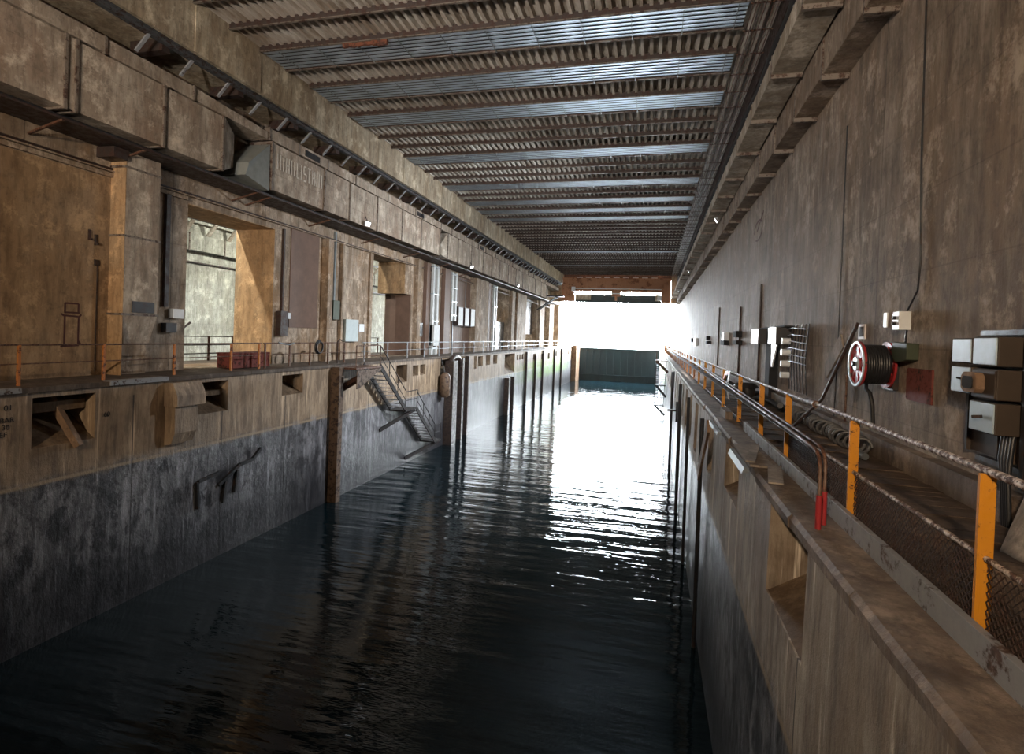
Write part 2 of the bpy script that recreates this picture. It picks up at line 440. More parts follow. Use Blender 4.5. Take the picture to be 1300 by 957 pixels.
# long concrete beam at the left of the ceiling
m=MB(); yv=-6.
while yv<YE:
    L=2.75; m.box(-13.+R.uniform(-.02,.02),-14.78,yv,min(yv+L,YE)-.015,7.78,9.1+R.uniform(-.03,.16)); yv+=L
m.box(-13.1,-14.78,-6,YE,7.80,9.6)
m.struct('ceiling_edge_left',M['beam'])
m=MB(); m.box(2.2,3.45,-6,YE,9.45,9.7); m.box(3.0,3.45,-6,YE,8.6,9.5); m.struct('ceiling_edge_right',M['rust_dk'])

# ------------------------------------------------------------------ water
m=MB(); m.add([(-31,-6,ZW),(-18.2,-6,ZW),(-18.2,YG,ZW),(-31,YG,ZW)],[(0,1,2,3)])
props(m.build('water',M['water']),'dark water in the neighbouring pen beyond the left wall','water',kind='stuff')
m=MB(); m.add([(-13,-6,ZW),(1.32,-6,ZW),(1.32,YG,ZW),(-13,YG,ZW)],[(0,1,2,3)])
props(m.build('water',M['water']),'dark teal harbour water filling the basin, rippled and mirroring the bright opening','water',kind='stuff')
m=MB(); m.add([(-300,YG+1.3,ZW-.1),(200,YG+1.3,ZW-.1),(200,900,ZW-.1),(-300,900,ZW-.1)],[(0,1,2,3)])
props(m.build('sea',M['water']),'open water outside, beyond the sea gate','sea',kind='stuff')

# ------------------------------------------------------------------ ceiling beams, slat panels
def yk(k): return 15.9+1.375*k
KS=list(range(-6,49))
proto=None
for q,k in enumerate(KS):
    if proto is None:
        proto=empty('roof_beam',(-5.4,yk(k),9.1),'','ceiling beam','steel beams crossing under the corrugated roof')
        a=MB(); a.box(-13.0,2.2,yk(k)-.045,yk(k)+.045,9.08,9.10); a.build('bottom_flange',M['flange'],proto)
        a=MB(); a.box(-13.0,2.2,yk(k)-.008,yk(k)+.008,9.10,9.30); a.build('web',M['rust_dk'],proto)
        o=proto
    else:
        o=copy_tree(proto); o.location=(-5.4,yk(k),9.1)
    o['label']='rust-brown steel beam crossing under the corrugated roof, %s of them from the near end'%ordinal(q+1)
BL=[(-3,'bluish slatted ceiling panel at the top edge of the picture, nearest of all'),
    (0,'bluish slatted ceiling panel beside the torn rusty flange, widest complete one'),
    (2,'bluish slatted ceiling panel just beyond the one with the torn flange'),
    (4,'bluish slatted ceiling panel, third complete one, before a three-bay corrugated gap'),
    (8,'bluish slatted ceiling panel standing alone between two three-bay corrugated gaps'),
    (12,'bluish slatted ceiling panel before a two-bay corrugated gap, halfway down the roof'),
    (15,'bluish slatted ceiling panel, nearest of three closely set narrow-looking ones'),
    (17,'bluish slatted ceiling panel, middle of three closely set narrow-looking ones'),
    (19,'bluish slatted ceiling panel, farthest of three closely set ones'),
    (31,'thin-looking slatted panel alone in the long corrugated stretch'),
    (39,'farthest slatted panel, close to the orange crane girder')]
for k,lab in BL:
    y0,y1=yk(k)+.07,yk(k+1)-.07
    e=empty('slatted_panel',(-5.4,(y0+y1)/2,9.1),lab,'ceiling panel','bluish slatted panels in the roof')
    a=MB(); n=6; p=(y1-y0)/n
    for i in range(n):
        c=y0+p*(i+.5)
        a.prism([(c-p*.45,9.10),(c+p*.45,9.124),(c+p*.45,9.13),(c-p*.45,9.106)],'x',-12.95,2.15)
    o=a.build('slats',M['slat'],e)
    a=MB(); a.box(-12.96,2.16,y0-.01,y1,9.16,9.18); a.build('backing_sheet',M['rust_dk'],e)
    for x in [-12.3+1.42*i for i in range(11)]:
        a=MB(); a.box(x-.012,x+.012,y0-.02,y1+.02,9.03,9.05); a.build('hanger_rod',M['galv'],e)
a=MB(); pts=[]
for i in range(9):
    x=-9.9+.17*i; a.prism([(x,9.05),(x+.19,9.05),(x+.18,8.93+R.uniform(-.04,.04)),(x+.02,8.92+R.uniform(-.04,.04))],'y',15.86+R.uniform(-.03,.03),15.94)
a.thing('torn_flange',M['torn'],'torn strip of orange rusty flange hanging from a roof beam near the left','rusty metal')

# pipes running along the right edge of the ceiling
e=empty('pipe_rack',(2.6,40,9.0),'rack of thin red-brown pipes running along the right edge of the ceiling','pipe rack')
for i in range(7):
    a=MB(); x=2.24+i*.105; a.tube([(x,2,8.98),(x,81,8.98)],.016,6); a.build('pipe',M['rust'],e)
for k in KS:
    a=MB(); a.box(2.18,2.98,yk(k)-.02,yk(k)+.02,9.0,9.03); a.build('cross_bar',M['rust'],e)
e=empty('lagged_pipe',(2.99,40,8.1),'thick black lagged pipe sagging along the top of the right wall','pipe')
a=MB(); pts=[(2.99+R.uniform(-.03,.03),4+i*1.4,8.22+.06*math.sin(i*2.1)) for i in range(55)]; a.tube(pts,.11,8)
a.build('pipe',M['lagging'],e)
for i in range(54):
    a=MB(); a.box(2.93,3.45,4.7+i*1.4,4.75+i*1.4,8.05,8.09); a.build('bracket',M['galv'],e)

# ------------------------------------------------------------------ ducts
def duct(name,label,x0,x1,z0,z1,ys,fl,mat,mf,xo,grp=None,ext=(1,1),side=None):
    """x0 = face towards the basin; a flange ring at each y in ys"""
    e=empty(name,((x0+x1)/2,ys[0],z0),label,'duct',grp)
    sgn=1 if x1>x0 else -1
    for i in range(len(ys)-1):
        a=MB(); j=R.uniform(-.012,.012)
        a.box(x0+j,x1,ys[i]+.03,ys[i+1]-.03,z0+j,z1+j)
        if z1-z0>1.4:
            for q in (.36,.68): a.box(x0+j-sgn*.012,x0+j,ys[i]+.05,ys[i+1]-.05,z0+(z1-z0)*q-.018,z0+(z1-z0)*q+.018)
        a.build('duct_section',mat,e)
    for y in ys:
        a=MB(); a.box(x0-sgn*(fl if side is None else side),x1,y-.035,y+.035,z0-fl*ext[0],z1+fl*ext[1]*.4); a.build('flange',mf,e)
    return e
# left lower duct with vented cone at y 16-17
yl=[2.0,5.0,8.0,10.05,10.3,12.75,14.95]
duct('air_duct','long tan air duct on the left wall, near part before the grey hopper',-13.5,-14.5,4.95,6.62,yl,.05,M['duct'],M['flange'],0)
duct('air_duct','long tan air duct on the left wall, faded lettering past the grey hopper',-13.5,-14.5,4.95,6.62,[17.3,20.6,22.6,25.2,28.,30.6,33.6],.05,M['duct'],M['flange'],0)
duct('air_duct','long tan air duct on the left wall, far part towards the sea gate',-13.5,-14.5,4.95,6.62,[35.,37.,40.,43.,45.5,48.,51.,54.,57.,60.,63.5,67.,70.5],.05,M['duct'],M['flange'],0)
# grey hopper transition
e=empty('duct_hopper',(-13.8,16.1,5.),'grey sheet-metal hopper joining two air duct lengths on the left wall','hopper')
a=MB(); a.add([(-13.5,15.05,6.62),(-14.5,15.05,6.62),(-14.5,15.05,4.95),(-13.5,15.05,4.95),(-13.9,15.9,6.4),(-14.5,15.9,6.4),(-14.5,15.9,5.3),(-13.9,15.9,5.3)],
      [(0,4,7,3),(0,1,5,4),(3,7,6,2),(4,5,6,7),(0,3,2,1)]); a.build('near_cone',M['duct'],e)
a=MB(); a.add([(-13.5,17.2,6.5),(-14.5,17.2,6.5),(-14.5,17.2,4.85),(-13.5,17.2,4.85),(-13.35,16.0,5.5),(-14.5,16.0,5.5),(-14.5,15.9,5.05),(-13.4,15.9,5.05)],
      [(0,4,7,3),(0,1,5,4),(3,7,6,2),(4,5,6,7),(0,3,2,1)]); a.build('far_cone',M['cloth'],e)
e=empty('duct_hopper',(-13.8,34.3,5.),'smaller pale hopper joining duct lengths halfway down the left wall','hopper')
a=MB(); a.add([(-13.5,33.65,6.62),(-14.5,33.65,6.62),(-14.5,33.65,4.95),(-13.5,33.65,4.95),(-13.9,34.3,6.2),(-14.5,34.3,6.2),(-14.5,34.3,5.3),(-13.9,34.3,5.3)],
      [(0,4,7,3),(0,1,5,4),(3,7,6,2),(4,5,6,7),(0,3,2,1)]); a.build('near_cone',M['duct_r'],e)
a=MB(); a.add([(-13.5,34.95,6.62),(-14.5,34.95,6.62),(-14.5,34.95,4.95),(-13.5,34.95,4.95),(-13.8,34.3,5.7),(-14.5,34.3,5.7),(-14.5,34.3,5.2),(-13.8,34.3,5.2)],
      [(0,4,7,3),(0,1,5,4),(3,7,6,2),(4,5,6,7),(0,3,2,1)]); a.build('far_cone',M['duct_r'],e)
# upper tier
e=duct('upper_duct','shallow upper duct lying above the tan air duct on the left wall, near part',-13.62,-14.6,6.73,7.12,[2.,5.,8.,11.1,13.9],.04,M['duct'],M['flange'],0)
e=duct('upper_duct','shallow upper duct above the tan air duct, part with small black vents',-13.62,-14.6,6.73,7.12,[17.3,19.,21.,23.3,26.5,30.,31.,34.,36.,39.,42.,44.,47.,50.,53.,56.,60.,63.,67.,70.,74.,78.,81.],.04,M['duct'],M['flange'],0)
a=MB(); a.add([(-13.62,13.95,7.1),(-14.6,13.95,7.1),(-14.6,13.95,6.73),(-13.62,13.95,6.73),(-13.62,17.2,6.95),(-14.6,17.2,6.95),(-14.6,17.2,6.70),(-13.62,17.2,6.70)],
      [(0,4,7,3),(0,1,5,4),(3,7,6,2),(4,5,6,7),(0,3,2,1)]); a.thing('cracked_ledge',M['duct'],'cracked and sagging pale ledge between the two upper duct lengths on the left','ledge')
for y,lab in ((19.4,'small black vent grille in the upper left duct, nearest of three'),(30.2,'small black vent grille in the upper left duct, middle of three'),(42.5,'small black vent grille in the upper left duct, farthest of three')):
    a=MB(); a.box(-13.57,-13.62,y,y+.95,6.80,7.03)
    a.thing('vent_grille',M['black'],lab,'vent','vent grilles in the upper left duct')
# dark cable shelf below the lower duct, with hangers
e=empty('cable_shelf',(-14.3,20,4.6),'dark cable shelf running under the tan air duct on the left wall','cable tray')
a=MB(); a.box(-13.7,-14.78,2,81,4.72,4.77); a.build('tray',M['rust_dk'],e)
for i in range(4):
    a=MB(); a.tube([(-13.75-i*.22,2,4.80),(-13.75-i*.22,81,4.80)],.03,6); a.build('cable',M['black'],e)
for y in (8.2,10.2,12.4,16.9,17.6,21.5,26.,31.,36.,41.):
    a=MB(); a.bar((-14.78,y,4.45),(-13.72,y,4.72),.06,.05); a.build('hanger',M['rust'],e)
a=MB(); a.tube([(-14.74,2,4.22),(-14.74,30,4.2),(-14.74,81,4.25)],.03,6); a.thing('conduit',M['rust_dk'],'thin dark conduit along the left wall above the passages','conduit')
a=MB(); wall_x(a,-14.66,-14.8,2.,81,4.12,4.16,[]); a.box(-14.7,-14.8,2,14.9,3.98,4.1); a.thing('concrete_ledge',M['wall_l'],'narrow concrete ledge line near the top of the left wall','ledge')

# crane rail under the left beam with slanting struts
e=empty('crane_rail',(-13.3,40,7.6),'dark steel crane rail hung under the left ceiling beam','crane rail')
a=MB(); a.box(-13.12,-13.3,2,81,7.74,7.775); a.box(-13.19,-13.23,2,81,7.64,7.74); a.box(-13.12,-13.3,2,81,7.60,7.64); a.build('rail_beam',M['railsteel'],e)
a=MB(); yv=11.95
i=0
while yv<81:
    a=MB(); a.bar((-13.2,yv,7.62),(-13.62,yv,7.2),.09,.05); a.build('strut',M['chan'],e)
    if i%2==0:
        a=MB(); a.box(-13.3,-14.4,yv+.5,yv+.75,7.45,7.78); a.build('packing_block',M['rust_dk'],e)
    yv+=1.44; i+=1

# right ducts
duct('ventilation_duct','lower of the two brown ducts along the top of the right wall',2.98,3.45,5.24,6.1,[0.5,2.9,5.1,7.3,9.7,11.95,14.1,16.35,18.6,20.9,23.2,25.5,27.8,30.,32.5,35.,38.,41.,44.,48.,52.,56.,60.,65.,70.,75.,81.],.06,M['wall_r'],M['flange'],0,ext=(1.6,0),side=.02)
duct('ventilation_duct','upper of the two ducts on the right, pale grey underside with rusty flanges',2.32,2.94,5.95,6.34,[0.2,2.7,5.3,8.,10.7,13.35,16.,18.65,21.5,24.,26.5,29.2,32.,35.,38.,41.,44.,48.,52.,56.,60.,65.,70.,75.,81.],.07,M['duct_r'],M['flange'],0,ext=(1.4,1),side=.02)
a=MB(); a.box(2.94,3.45,0,81.5,6.4,7.5); a.thing('duct_bearing_beam',M['beam'],'concrete ledge behind the grey upper duct on the right wall','ledge')

# ------------------------------------------------------------------ orange crane girder over the exit
e=empty('crane_girder',(-5.3,80.5,5.2),'orange rusty crane girder spanning the basin just before the bright exit','crane')
a=MB(); a.box(-12.9,2.1,79.6,80.3,6.75,8.5); a.box(-12.9,2.1,79.45,80.4,8.42,8.55); a.box(-12.9,2.1,79.45,80.4,6.7,6.8)
for i in range(11): a.box(-12.2+i*1.35,-12.1+i*1.35,79.5,79.6,6.8,8.42)
a.build('main_girder',M['rust_or'],e,bevel=0)
a=MB(); a.box(-11.2,1.0,79.2,79.35,6.95,7.05); a.box(-11.2,1.0,79.2,79.35,6.3,6.42); a.build('white_rail',M['white'],e)
a=MB(); a.box(-12.9,-11.2,79.0,80.6,5.2,7.6); a.box(-12.7,-11.4,78.95,79.0,5.5,7.3); a.build('left_carriage',M['rust_or'],e)
a=MB(); a.box(.9,2.1,79.0,80.6,5.2,7.6); a.build('right_carriage',M['rust_or'],e)
a=MB(); a.box(-11.2,.9,81.,81.4,5.2,6.3); a.build('lower_girder',M['gate'],e)
a=MB(); a.box(-11.0,-8.9,79.9,80.6,5.5,6.3); a.build('end_block',M['beam'],e)
a=MB(); a.box(.1,.9,79.9,80.6,5.5,6.3); a.build('end_block',M['beam'],e)
a=MB(); a.box(-5.9,-4.7,79.5,80.3,6.0,6.75); a.tube([(-5.3,79.9,6.1),(-5.3,79.9,5.4)],.16,8); a.build('hoist',M['rust_or'],e)
a=MB(); a.box(-11.45,-10.95,78.6,79.0,6.6,7.2); a.build('lamp_housing',M['white'],e)
a=MB(); a.box(.35,.9,78.7,79.1,5.5,6.2); a.build('lamp_housing',M['white'],e)
a=MB(); a.bar((-.2,79.3,7.1),(2.0,79.3,8.2),.08,.08); a.build('diagonal_rod',M['rust_or'],e)
a=MB()
for i in range(9): a.box(-10.9+i*1.3,-10.1+i*1.3,79.7,80.2,8.56,8.68)
a.build('rail_clips',M['white'],e)
a=MB(); a.box(-13.,2.2,81.2,81.9,8.45,9.6); a.thing('end_header',M['rust'],'brown steel header closing the roof end above the crane girder','beam')
m=MB(); m.box(-14.8,-13.0,81.2,81.9,5.25,9.6); m.struct('trim_4',M['beam'])
m=MB(); m.box(2.2,3.46,81.2,81.9,5.3,9.6); m.struct('trim_5',M['beam'])
# small platform on struts at the far left
e=empty('bracket_platform',(-13.6,70,4.9),'small steel platform on diagonal struts at the far end of the left wall','platform')
a=MB(); a.box(-14.8,-11.4,71,72.2,5.2,5.35); a.build('deck_plate',M['black'],e)
for y in (71.1,72.1):
    a=MB(); a.bar((-14.8,y,3.4),(-12.2,y,5.2),.14,.14); a.build('strut',M['black'],e)
a=MB(); a.box(-14.7,-13.7,71.2,72,5.35,6.3); a.build('cabinet',M['white'],e)

# ------------------------------------------------------------------ sea gate
e=empty('sea_gate',(-6,YG,-9.5),'dark teal steel sea gate closing the far end of the basin','gate')
a=MB(); a.box(-13.,1.27,YG,YG+1.,-9.5,-1.78); a.build('gate_plate',M['gate'],e)
for i in range(12):
    a=MB(); x=-12.4+i*1.18; a.box(x-.09,x+.09,YG-.18,YG,-6.2,-1.9); a.build('rib',M['gate'],e)
a=MB(); a.box(-12.9,1.2,YG-.25,YG,-6.3,-6.2); a.build('lower_ledge',M['gate'],e)
a=MB(); a.box(-13,1.27,YG-.1,YG+1.1,-1.8,-1.66); a.build('gate_cap',M['gate'],e)
a=MB(); a.box(-12.99,-12.2,92,YG-.5,-9.5,-1.3); a.thing('gate_pier',M['wood'],'tan timber-faced pier at the left end of the sea gate','pier')

# ------------------------------------------------------------------ piles on the quay faces
pl=[(20.9,.34,-12.78,-1.6,'pile_br','brown timber pile standing beside the stair landing, nearest on the left quay'),
    (34.4,.85,-12.6,-1.8,'pile','broadest black pile on the left quay, in front of the arched recess'),
    (36.4,.36,-12.75,-1.7,'pile','black pile in the arched recess, right beside the broadest one'),
    (38.0,.26,-12.8,-1.6,'pile','slim brown-black pile at the right end of the arched recess'),
    (49.4,.6,-12.75,-3.9,'pile','short thick dark pile cut off below the walkway, the nearer of a pair'),
    (51.2,.4,-12.75,-3.9,'pile','short dark pile cut off below the walkway, the farther of a pair'),
    (57.6,.2,-12.9,-1.7,'pile','thin dark pile beyond the cut-off pair, reaching the walkway'),
    (62.3,.2,-12.9,-2.2,'pile','thin dark pile at the start of the green weed'),
    (66.8,.2,-12.9,-1.7,'pile','thin dark pile in the middle of the green weed'),
    (75.0,.2,-12.9,-1.7,'pile','thin dark pile past the green weed near the sea gate'),
    (81.0,.2,-12.9,-1.7,'pile','last thin pile before the sea gate on the left')]
for y,wd,x,zt,mt,lab in pl:
    a=MB(); a.box(-12.99,x+.12 if wd<.3 else x+.2,y-wd/2,y+wd/2,-9.9,zt); a.thing('pile',M[mt],lab,'pile',bevel=.02)
for y,wd,lab in ((13.9,.10,'thin black pipe on the right quay face just behind the leaning plank'),(19.,.10,'thin black pipe down the right quay face among the narrow slots, nearest there'),(24.6,.14,'thin black pipe down the right quay face, midway along the slots'),(34.,.16,'farthest thin black pipe down the right quay face')):
    a=MB(); a.tube([(1.2,y,-9.),(1.2,y,-1.8)],wd/2,8); a.thing('quay_pipe',M['black'],lab,'pipe')
# hanging fender and the arch behind
e=empty('fender',(-12.5,33.,-4.),'rust-brown hanging drum fender left of the broadest pile','fender')
a=MB(); a.tube([(-12.6,33.,-4.05),(-12.6,33.,-3.9),(-12.6,33.,-2.7),(-12.6,33.,-2.5)],[.18,.34,.34,.15],14); a.build('drum',M['pile_br'],e)
a=MB(); a.tube([(-12.6,33.,-2.5),(-12.9,33.,-1.6)],.03,6); a.build('chain',M['black'],e)
a=MB(); a.tube([(-12.75,35.2+1.1*math.cos(t),-2.3+.75*math.sin(t)) for t in [PI*i/12 for i in range(13)]],.16,8)
a.thing('arched_pipe',M['pile'],'black arched pipe over the dark recess in the left quay','pipe')
# block protruding from left quay
a=MB(); a.prism([(-13.01,-1.65),(-12.72,-1.65),(-12.55,-2.0),(-12.55,-2.3),(-13.01,-2.3)],'y',12.55,13.55)
a.prism([(-13.01,-2.3),(-12.66,-2.3),(-12.66,-3.05),(-12.78,-3.35),(-13.01,-3.4)],'y',12.6,13.35)
a.thing('bracket_block',M['quay_l'],'chunky concrete bracket jutting from the left quay beside a dark recess','bracket')
a=MB(); a.bar((-13.55,9.9,-1.75),(-12.9,10.15,-2.95),.17,.14); a.thing('timber_prop',M['wood'],'square timber prop slanting out of the nearest recess in the left quay','timber')
a=MB(); a.box(-13.3,-13.6,9.2,10.58,-2.12,-1.9); a.thing('recess_lintel',M['recess'],'horizontal concrete bar behind the slanting timber prop','bar')
a=MB(); a.box(-13.2,-13.55,13.78,14.93,-2.2,-2.05); a.thing('recess_lintel',M['recess'],'horizontal bar inside the recess beside the concrete bracket','bar')

# ------------------------------------------------------------------ staircases
def staircase(label,x0,sg):
    """x0 quay face, sg = +1 when the stairs stand towards +X"""
    e=empty('staircase',(x0,27,-7.),label,'staircase')
    xa,xb=x0+sg*.08,x0+sg*.92
    fl=[(23.3,-1.6,26.2,-3.95),(27.6,-4.1,30.3,-6.25)]
    for (ya,za,yb,zb) in fl:
        for x in (xa,xb):
            a=MB(); a.bar((x,ya,za),(x,yb,zb),.05,.22); a.build('stringer',M['soot'],e)
        n=11
        for i in range(n):
            t=(i+.5)/n; y=ya+(yb-ya)*t; z=za+(zb-za)*t
            a=MB(); a.box(min(xa,xb),max(xa,xb),y-.11,y+.11,z-.015,z+.02); a.build('tread',M['chan'],e)
        a=MB(); h=.92
        a.tube([(xb,ya,za+h),(xb,yb,zb+h)],.025,6); a.tube([(xb,ya,za+h*.5),(xb,yb,zb+h*.5)],.018,6)
        for i in range(4):
            t=i/3; y=ya+(yb-ya)*t; z=za+(zb-za)*t; a.tube([(xb,y,z),(xb,y,z+h)],.022,6)
        a.build('handrail',M['soot'],e)
    for (y0,y1,z,mt) in ((21.12,23.35,-1.6,'rust'),(26.15,27.65,-4.0,'rust_dk'),(30.25,31.25,-6.3,'rust_dk')):
        a=MB(); xs_=sorted((x0+sg*.005,xb+sg*.05)); a.box(xs_[0],xs_[1],y0,y1,z-.09,z-.02); a.build('landing',M['rust'] if mt=='rust' else M['soot'],e)
        a=MB(); a.tube([(xb,y0+.05,z+.92),(xb,y1-.03,z+.92)],.025,6); a.tube([(xb,y0+.05,z+.47),(xb,y1-.03,z+.47)],.018,6)
        for y in (y0+.05,y1-.03): a.tube([(xb,y,z-.02),(xb,y,z+.92)],.025,6)
        a.build('landing_rail',M['rust'] if mt=='rust' else M['soot'],e)
    for (y0,z0,y1,z1) in ((21.2,-2.55,22.9,-1.7),(21.7,-2.6,23.2,-1.75),(25.2,-4.95,27.3,-4.1),(28.2,-6.95,31.,-6.4)):
        a=MB(); a.bar((x0+sg*.02,y0,z0),(xb,y1,z1),.12,.16); a.build('brace',M['soot'] if z0<-3 else M['rust'],e)
    return e
staircase('black steel staircase in two flights down the left quay to the water',-13.,1)
s2=staircase('distant black steel staircase against the right quay near the sea gate',1.27,-1)
s2.location.y += 26.
# brown fascia under the upper landing
a=MB(); a.prism([(21.1,-1.72),(23.3,-1.72),(21.3,-2.5),(21.1,-2.5)],'x',-12.0,-11.97); a.thing('bracket_plate',M['pile_br'],'brown triangular plate under the top landing of the left staircase','plate')

# ------------------------------------------------------------------ railings
def rail_left(label,y0,y1,ys,mt,mr,x=-13.45,r=.022):
    e=empty('railing',(x,y0,-1.5),label,'railing')
    for y in ys:
        a=MB(); a.box(x-.028,x+.028,y-.028,y+.028,-1.5,-.6); a.build('post',M[mt],e)
    a=MB(); a.tube([(x,y0,-.6),(x,y1,-.6)],r,6); a.build('top_rail',M[mr],e)
    a=MB(); a.tube([(x,y0,-1.02),(x,y1,-1.02)],r*.7,6); a.build('mid_rail',M[mr],e)
    return e
rail_left('rusty railing with orange posts along the near left walkway',5.,17.,[5.2,7.3,9.2,11.15,13.3,15.55,16.9],'orange','rust')
rail_left('thin dark railing beside the black hose coil on the left walkway',17.1,22.6,[17.2,18.6,19.9,21.2,22.5],'rust','rust')
rail_left('pale thin railing on the left walkway beyond the staircase',23.8,48.,[24.+2.4*i for i in range(11)],'chan','galv',-13.3)
rail_left('farthest thin railing on the left walkway towards the sea gate',48.3,90.,[48.5+2.9*i for i in range(15)],'chan','galv',-13.3)
a=MB(); a.box(-12.9,-13.1,8.2,8.9,-1.60,-1.49); a.thing('edge_plate',M['chan'],'short blue-grey steel plate on the left walkway edge, at the edge of the picture','plate')
a=MB(); a.box(-12.9,-13.15,10.9,12.6,-1.6,-1.48); a.thing('edge_plate',M['chan'],'long blue-grey steel plate on the left walkway edge beside the nearest recess','plate')

e=empty('railing',(1.79,3.5,ZD),'yellow-posted railing with flaking white handrail along the right deck','railing')
ys=[1.5,3.58,5.64,8.15,10.03,12.4,15.1,17.7]+[17.7+2.6*i for i in range(1,30)]
for i,y in enumerate(ys):
    a=MB(); a.box(1.755,1.832,y-.012,y+.012,ZD,-.66); a.box(1.74,1.85,y-.03,y+.03,ZD,ZD+.012)
    o=a.build('post',M['yellow'] if i<10 else M['orange'],e)
a=MB(); a.tube([(1.8,1.,-.65),(1.8,7.,-.645),(1.8,7.2,-.66),(1.8,22,-.68),(1.8,95,-.66)],.024,8); a.build('top_rail',M['rail'],e)
a=MB(); a.tube([(1.8,6.9,-.652),(1.8,7.0,-.65),(1.8,7.25,-.655),(1.8,7.3,-.66)],.042,8); a.build('rail_clamp',M['rust'],e)
a=MB(); a.tube([(1.8,1.,-1.12),(1.8,12,-1.13),(1.8,95,-1.13)],.018,6); a.build('mid_rail',M['rail'],e)
a=MB(); a.tube([(1.8,1.,-1.56),(1.8,30,-1.57)],.015,6); a.build('bottom_rail',M['rust'],e)
for y0,y1 in ((1.6,3.55),(3.65,5.6),(5.72,8.1)):
    a=MB(); h0,h1=-1.55,-1.15; hh=h1-h0; s=.05; y=y0-hh
    while y<y1:
        for d in (1,-1):
            ya,yb=(y,y+hh) if d==1 else (y+hh,y)
            za,zb=h0,h1
            # clip to bay
            def cl(yy): return min(max(yy,y0),y1)
            ta=(cl(ya)-ya)/(yb-ya); tb=(cl(yb)-ya)/(yb-ya)
            if tb-ta>.02: a.bar((1.8,cl(ya),za+(zb-za)*ta),(1.8,cl(yb),za+(zb-za)*tb),.004,.006,up=(1,0,0))
        y+=s
    a.build('mesh_panel',M['rust_dk'],e)
# grey channel on the coping
a=MB(); 
yv=0.
for L in (3.0,1.9,2.3,1.8,2.2): a.prism([(1.70,ZD),(1.715,ZD),(1.715,ZD+.15),(1.75,ZD+.15),(1.75,ZD+.165),(1.70,ZD+.165)],'y',yv,yv+L-.01); yv+=L
a.thing('steel_channel',M['chan'],'grey steel channel lying along the edge of the right deck','channel',bevel=.003)
# pair of bent pipes with red feet
e=empty('bent_pipe_pair',(1.55,5.5,ZD),'pair of bent brown pipes rising from red feet, running along the right railing','pipes')
for dx,dy in ((0,0),(.085,.16)):
    x=1.48+dx; y=5.46+dy
    pts=[(x,y,ZD+.02),(x,y,-1.08),(x,y+.04,-1.0),(x,y+.12,-.955),(x,y+.25,-.94)]+[(x+.03*min(1,t/12),y+t,-.94+.16*min(1,t/14)) for t in (1,4,8,14,24,40,70)]
    a=MB(); a.tube(pts,.017,8); a.build('pipe',M['rust'],e)
    a=MB(); a.tube([(x,y,ZD),(x,y,ZD+.3)],.026,10); a.build('red_sleeve',M['red'],e)
a=MB(); a.box(1.46,1.62,5.8,60,-.955,-.95)
for i in range(18): a.bar((1.47,6.+i*1.5,-.94+.01*min(i,10)),(1.60,6.1+i*1.5,-.94+.01*min(i,10)),.02,.02)
a.build('cross_bars',M['rust_dk'],e)
# silver gutter and bits on the coping
a=MB(); a.prism([(1.20,-1.60),(1.26,-1.60),(1.26,-1.66),(1.17,-1.68)],'y',7.7,9.05); a.thing('metal_strip',M['galv'],'shiny bent metal strip on the edge of the right quay above the second recess','metal strip')
a=MB(); a.prism([(1.19,-1.60),(1.25,-1.60),(1.25,-1.66),(1.17,-1.66)],'y',10.6,12.2); a.thing('metal_strip',M['galv'],'shiny metal strip on the right quay edge above the leaning plank','metal strip')
a=MB(); a.bar((1.1,11.4,-1.62),(1.16,13.9,-3.15),.05,.26,up=(0,1,.2)); a.thing('leaning_plank',M['wood'],'brown timber plank hanging down the right quay face','plank',bevel=.005)
a=MB(); a.box(1.3,1.6,7.9,9.4,ZD,ZD+.03); a.bar((1.32,8.0,ZD+.05),(1.60,9.3,ZD+.05),.12,.02); a.bar((1.42,6.9,ZD+.04),(1.6,7.9,ZD+.04),.16,.02); a.thing('scrap_boards',M['boardgrey'],'loose grey scrap boards lying on the right quay coping','boards')
a=MB(); a.box(1.55,1.7,12.6,13.6,ZD,ZD+.16); a.thing('small_block',M['cope'],'small grey block on the coping beside the railing foot','block')
# trays inside first right recesses
e=empty('cable_ladder',(1.6,5.2,-2.3),'galvanised cable ladder slanting inside the nearest recess of the right quay','cable ladder')
for dz in (0,.16):
    a=MB(); a.bar((1.5,5.32,-2.05-dz),(1.75,6.8,-1.86-dz+.02),.02,.05); a.build('side_rail',M['galv'],e)
a=MB()
for i in range(7): 
    t=i/6; a.bar((1.5+.25*t,5.35+1.4*t,-2.05+.18*t),(1.5+.25*t,5.35+1.4*t,-2.21+.2*t),.02,.02)
a.build('rungs',M['galv'],e)
a=MB(); a.tube([(1.55,9.25,-2.05),(1.65,10.7,-1.95)],.1,10); a.thing('stub_pipe',M['chan'],'grey pipe stub inside the second recess of the right quay','pipe')
# bracket rail on quay face far
e=empty('mooring_bar',(1.1,27.,-3.2),'small black mooring bar jutting from the right quay face','mooring bar')
a=MB(); a.bar((1.27,26.,-3.1),(.75,26.,-3.1),.1,.08); a.build('arm',M['black'],e)
a=MB(); a.tube([(1.15,26.,-2.7),(1.15,26.,-3.6)],.05,6); a.build('upright',M['black'],e)

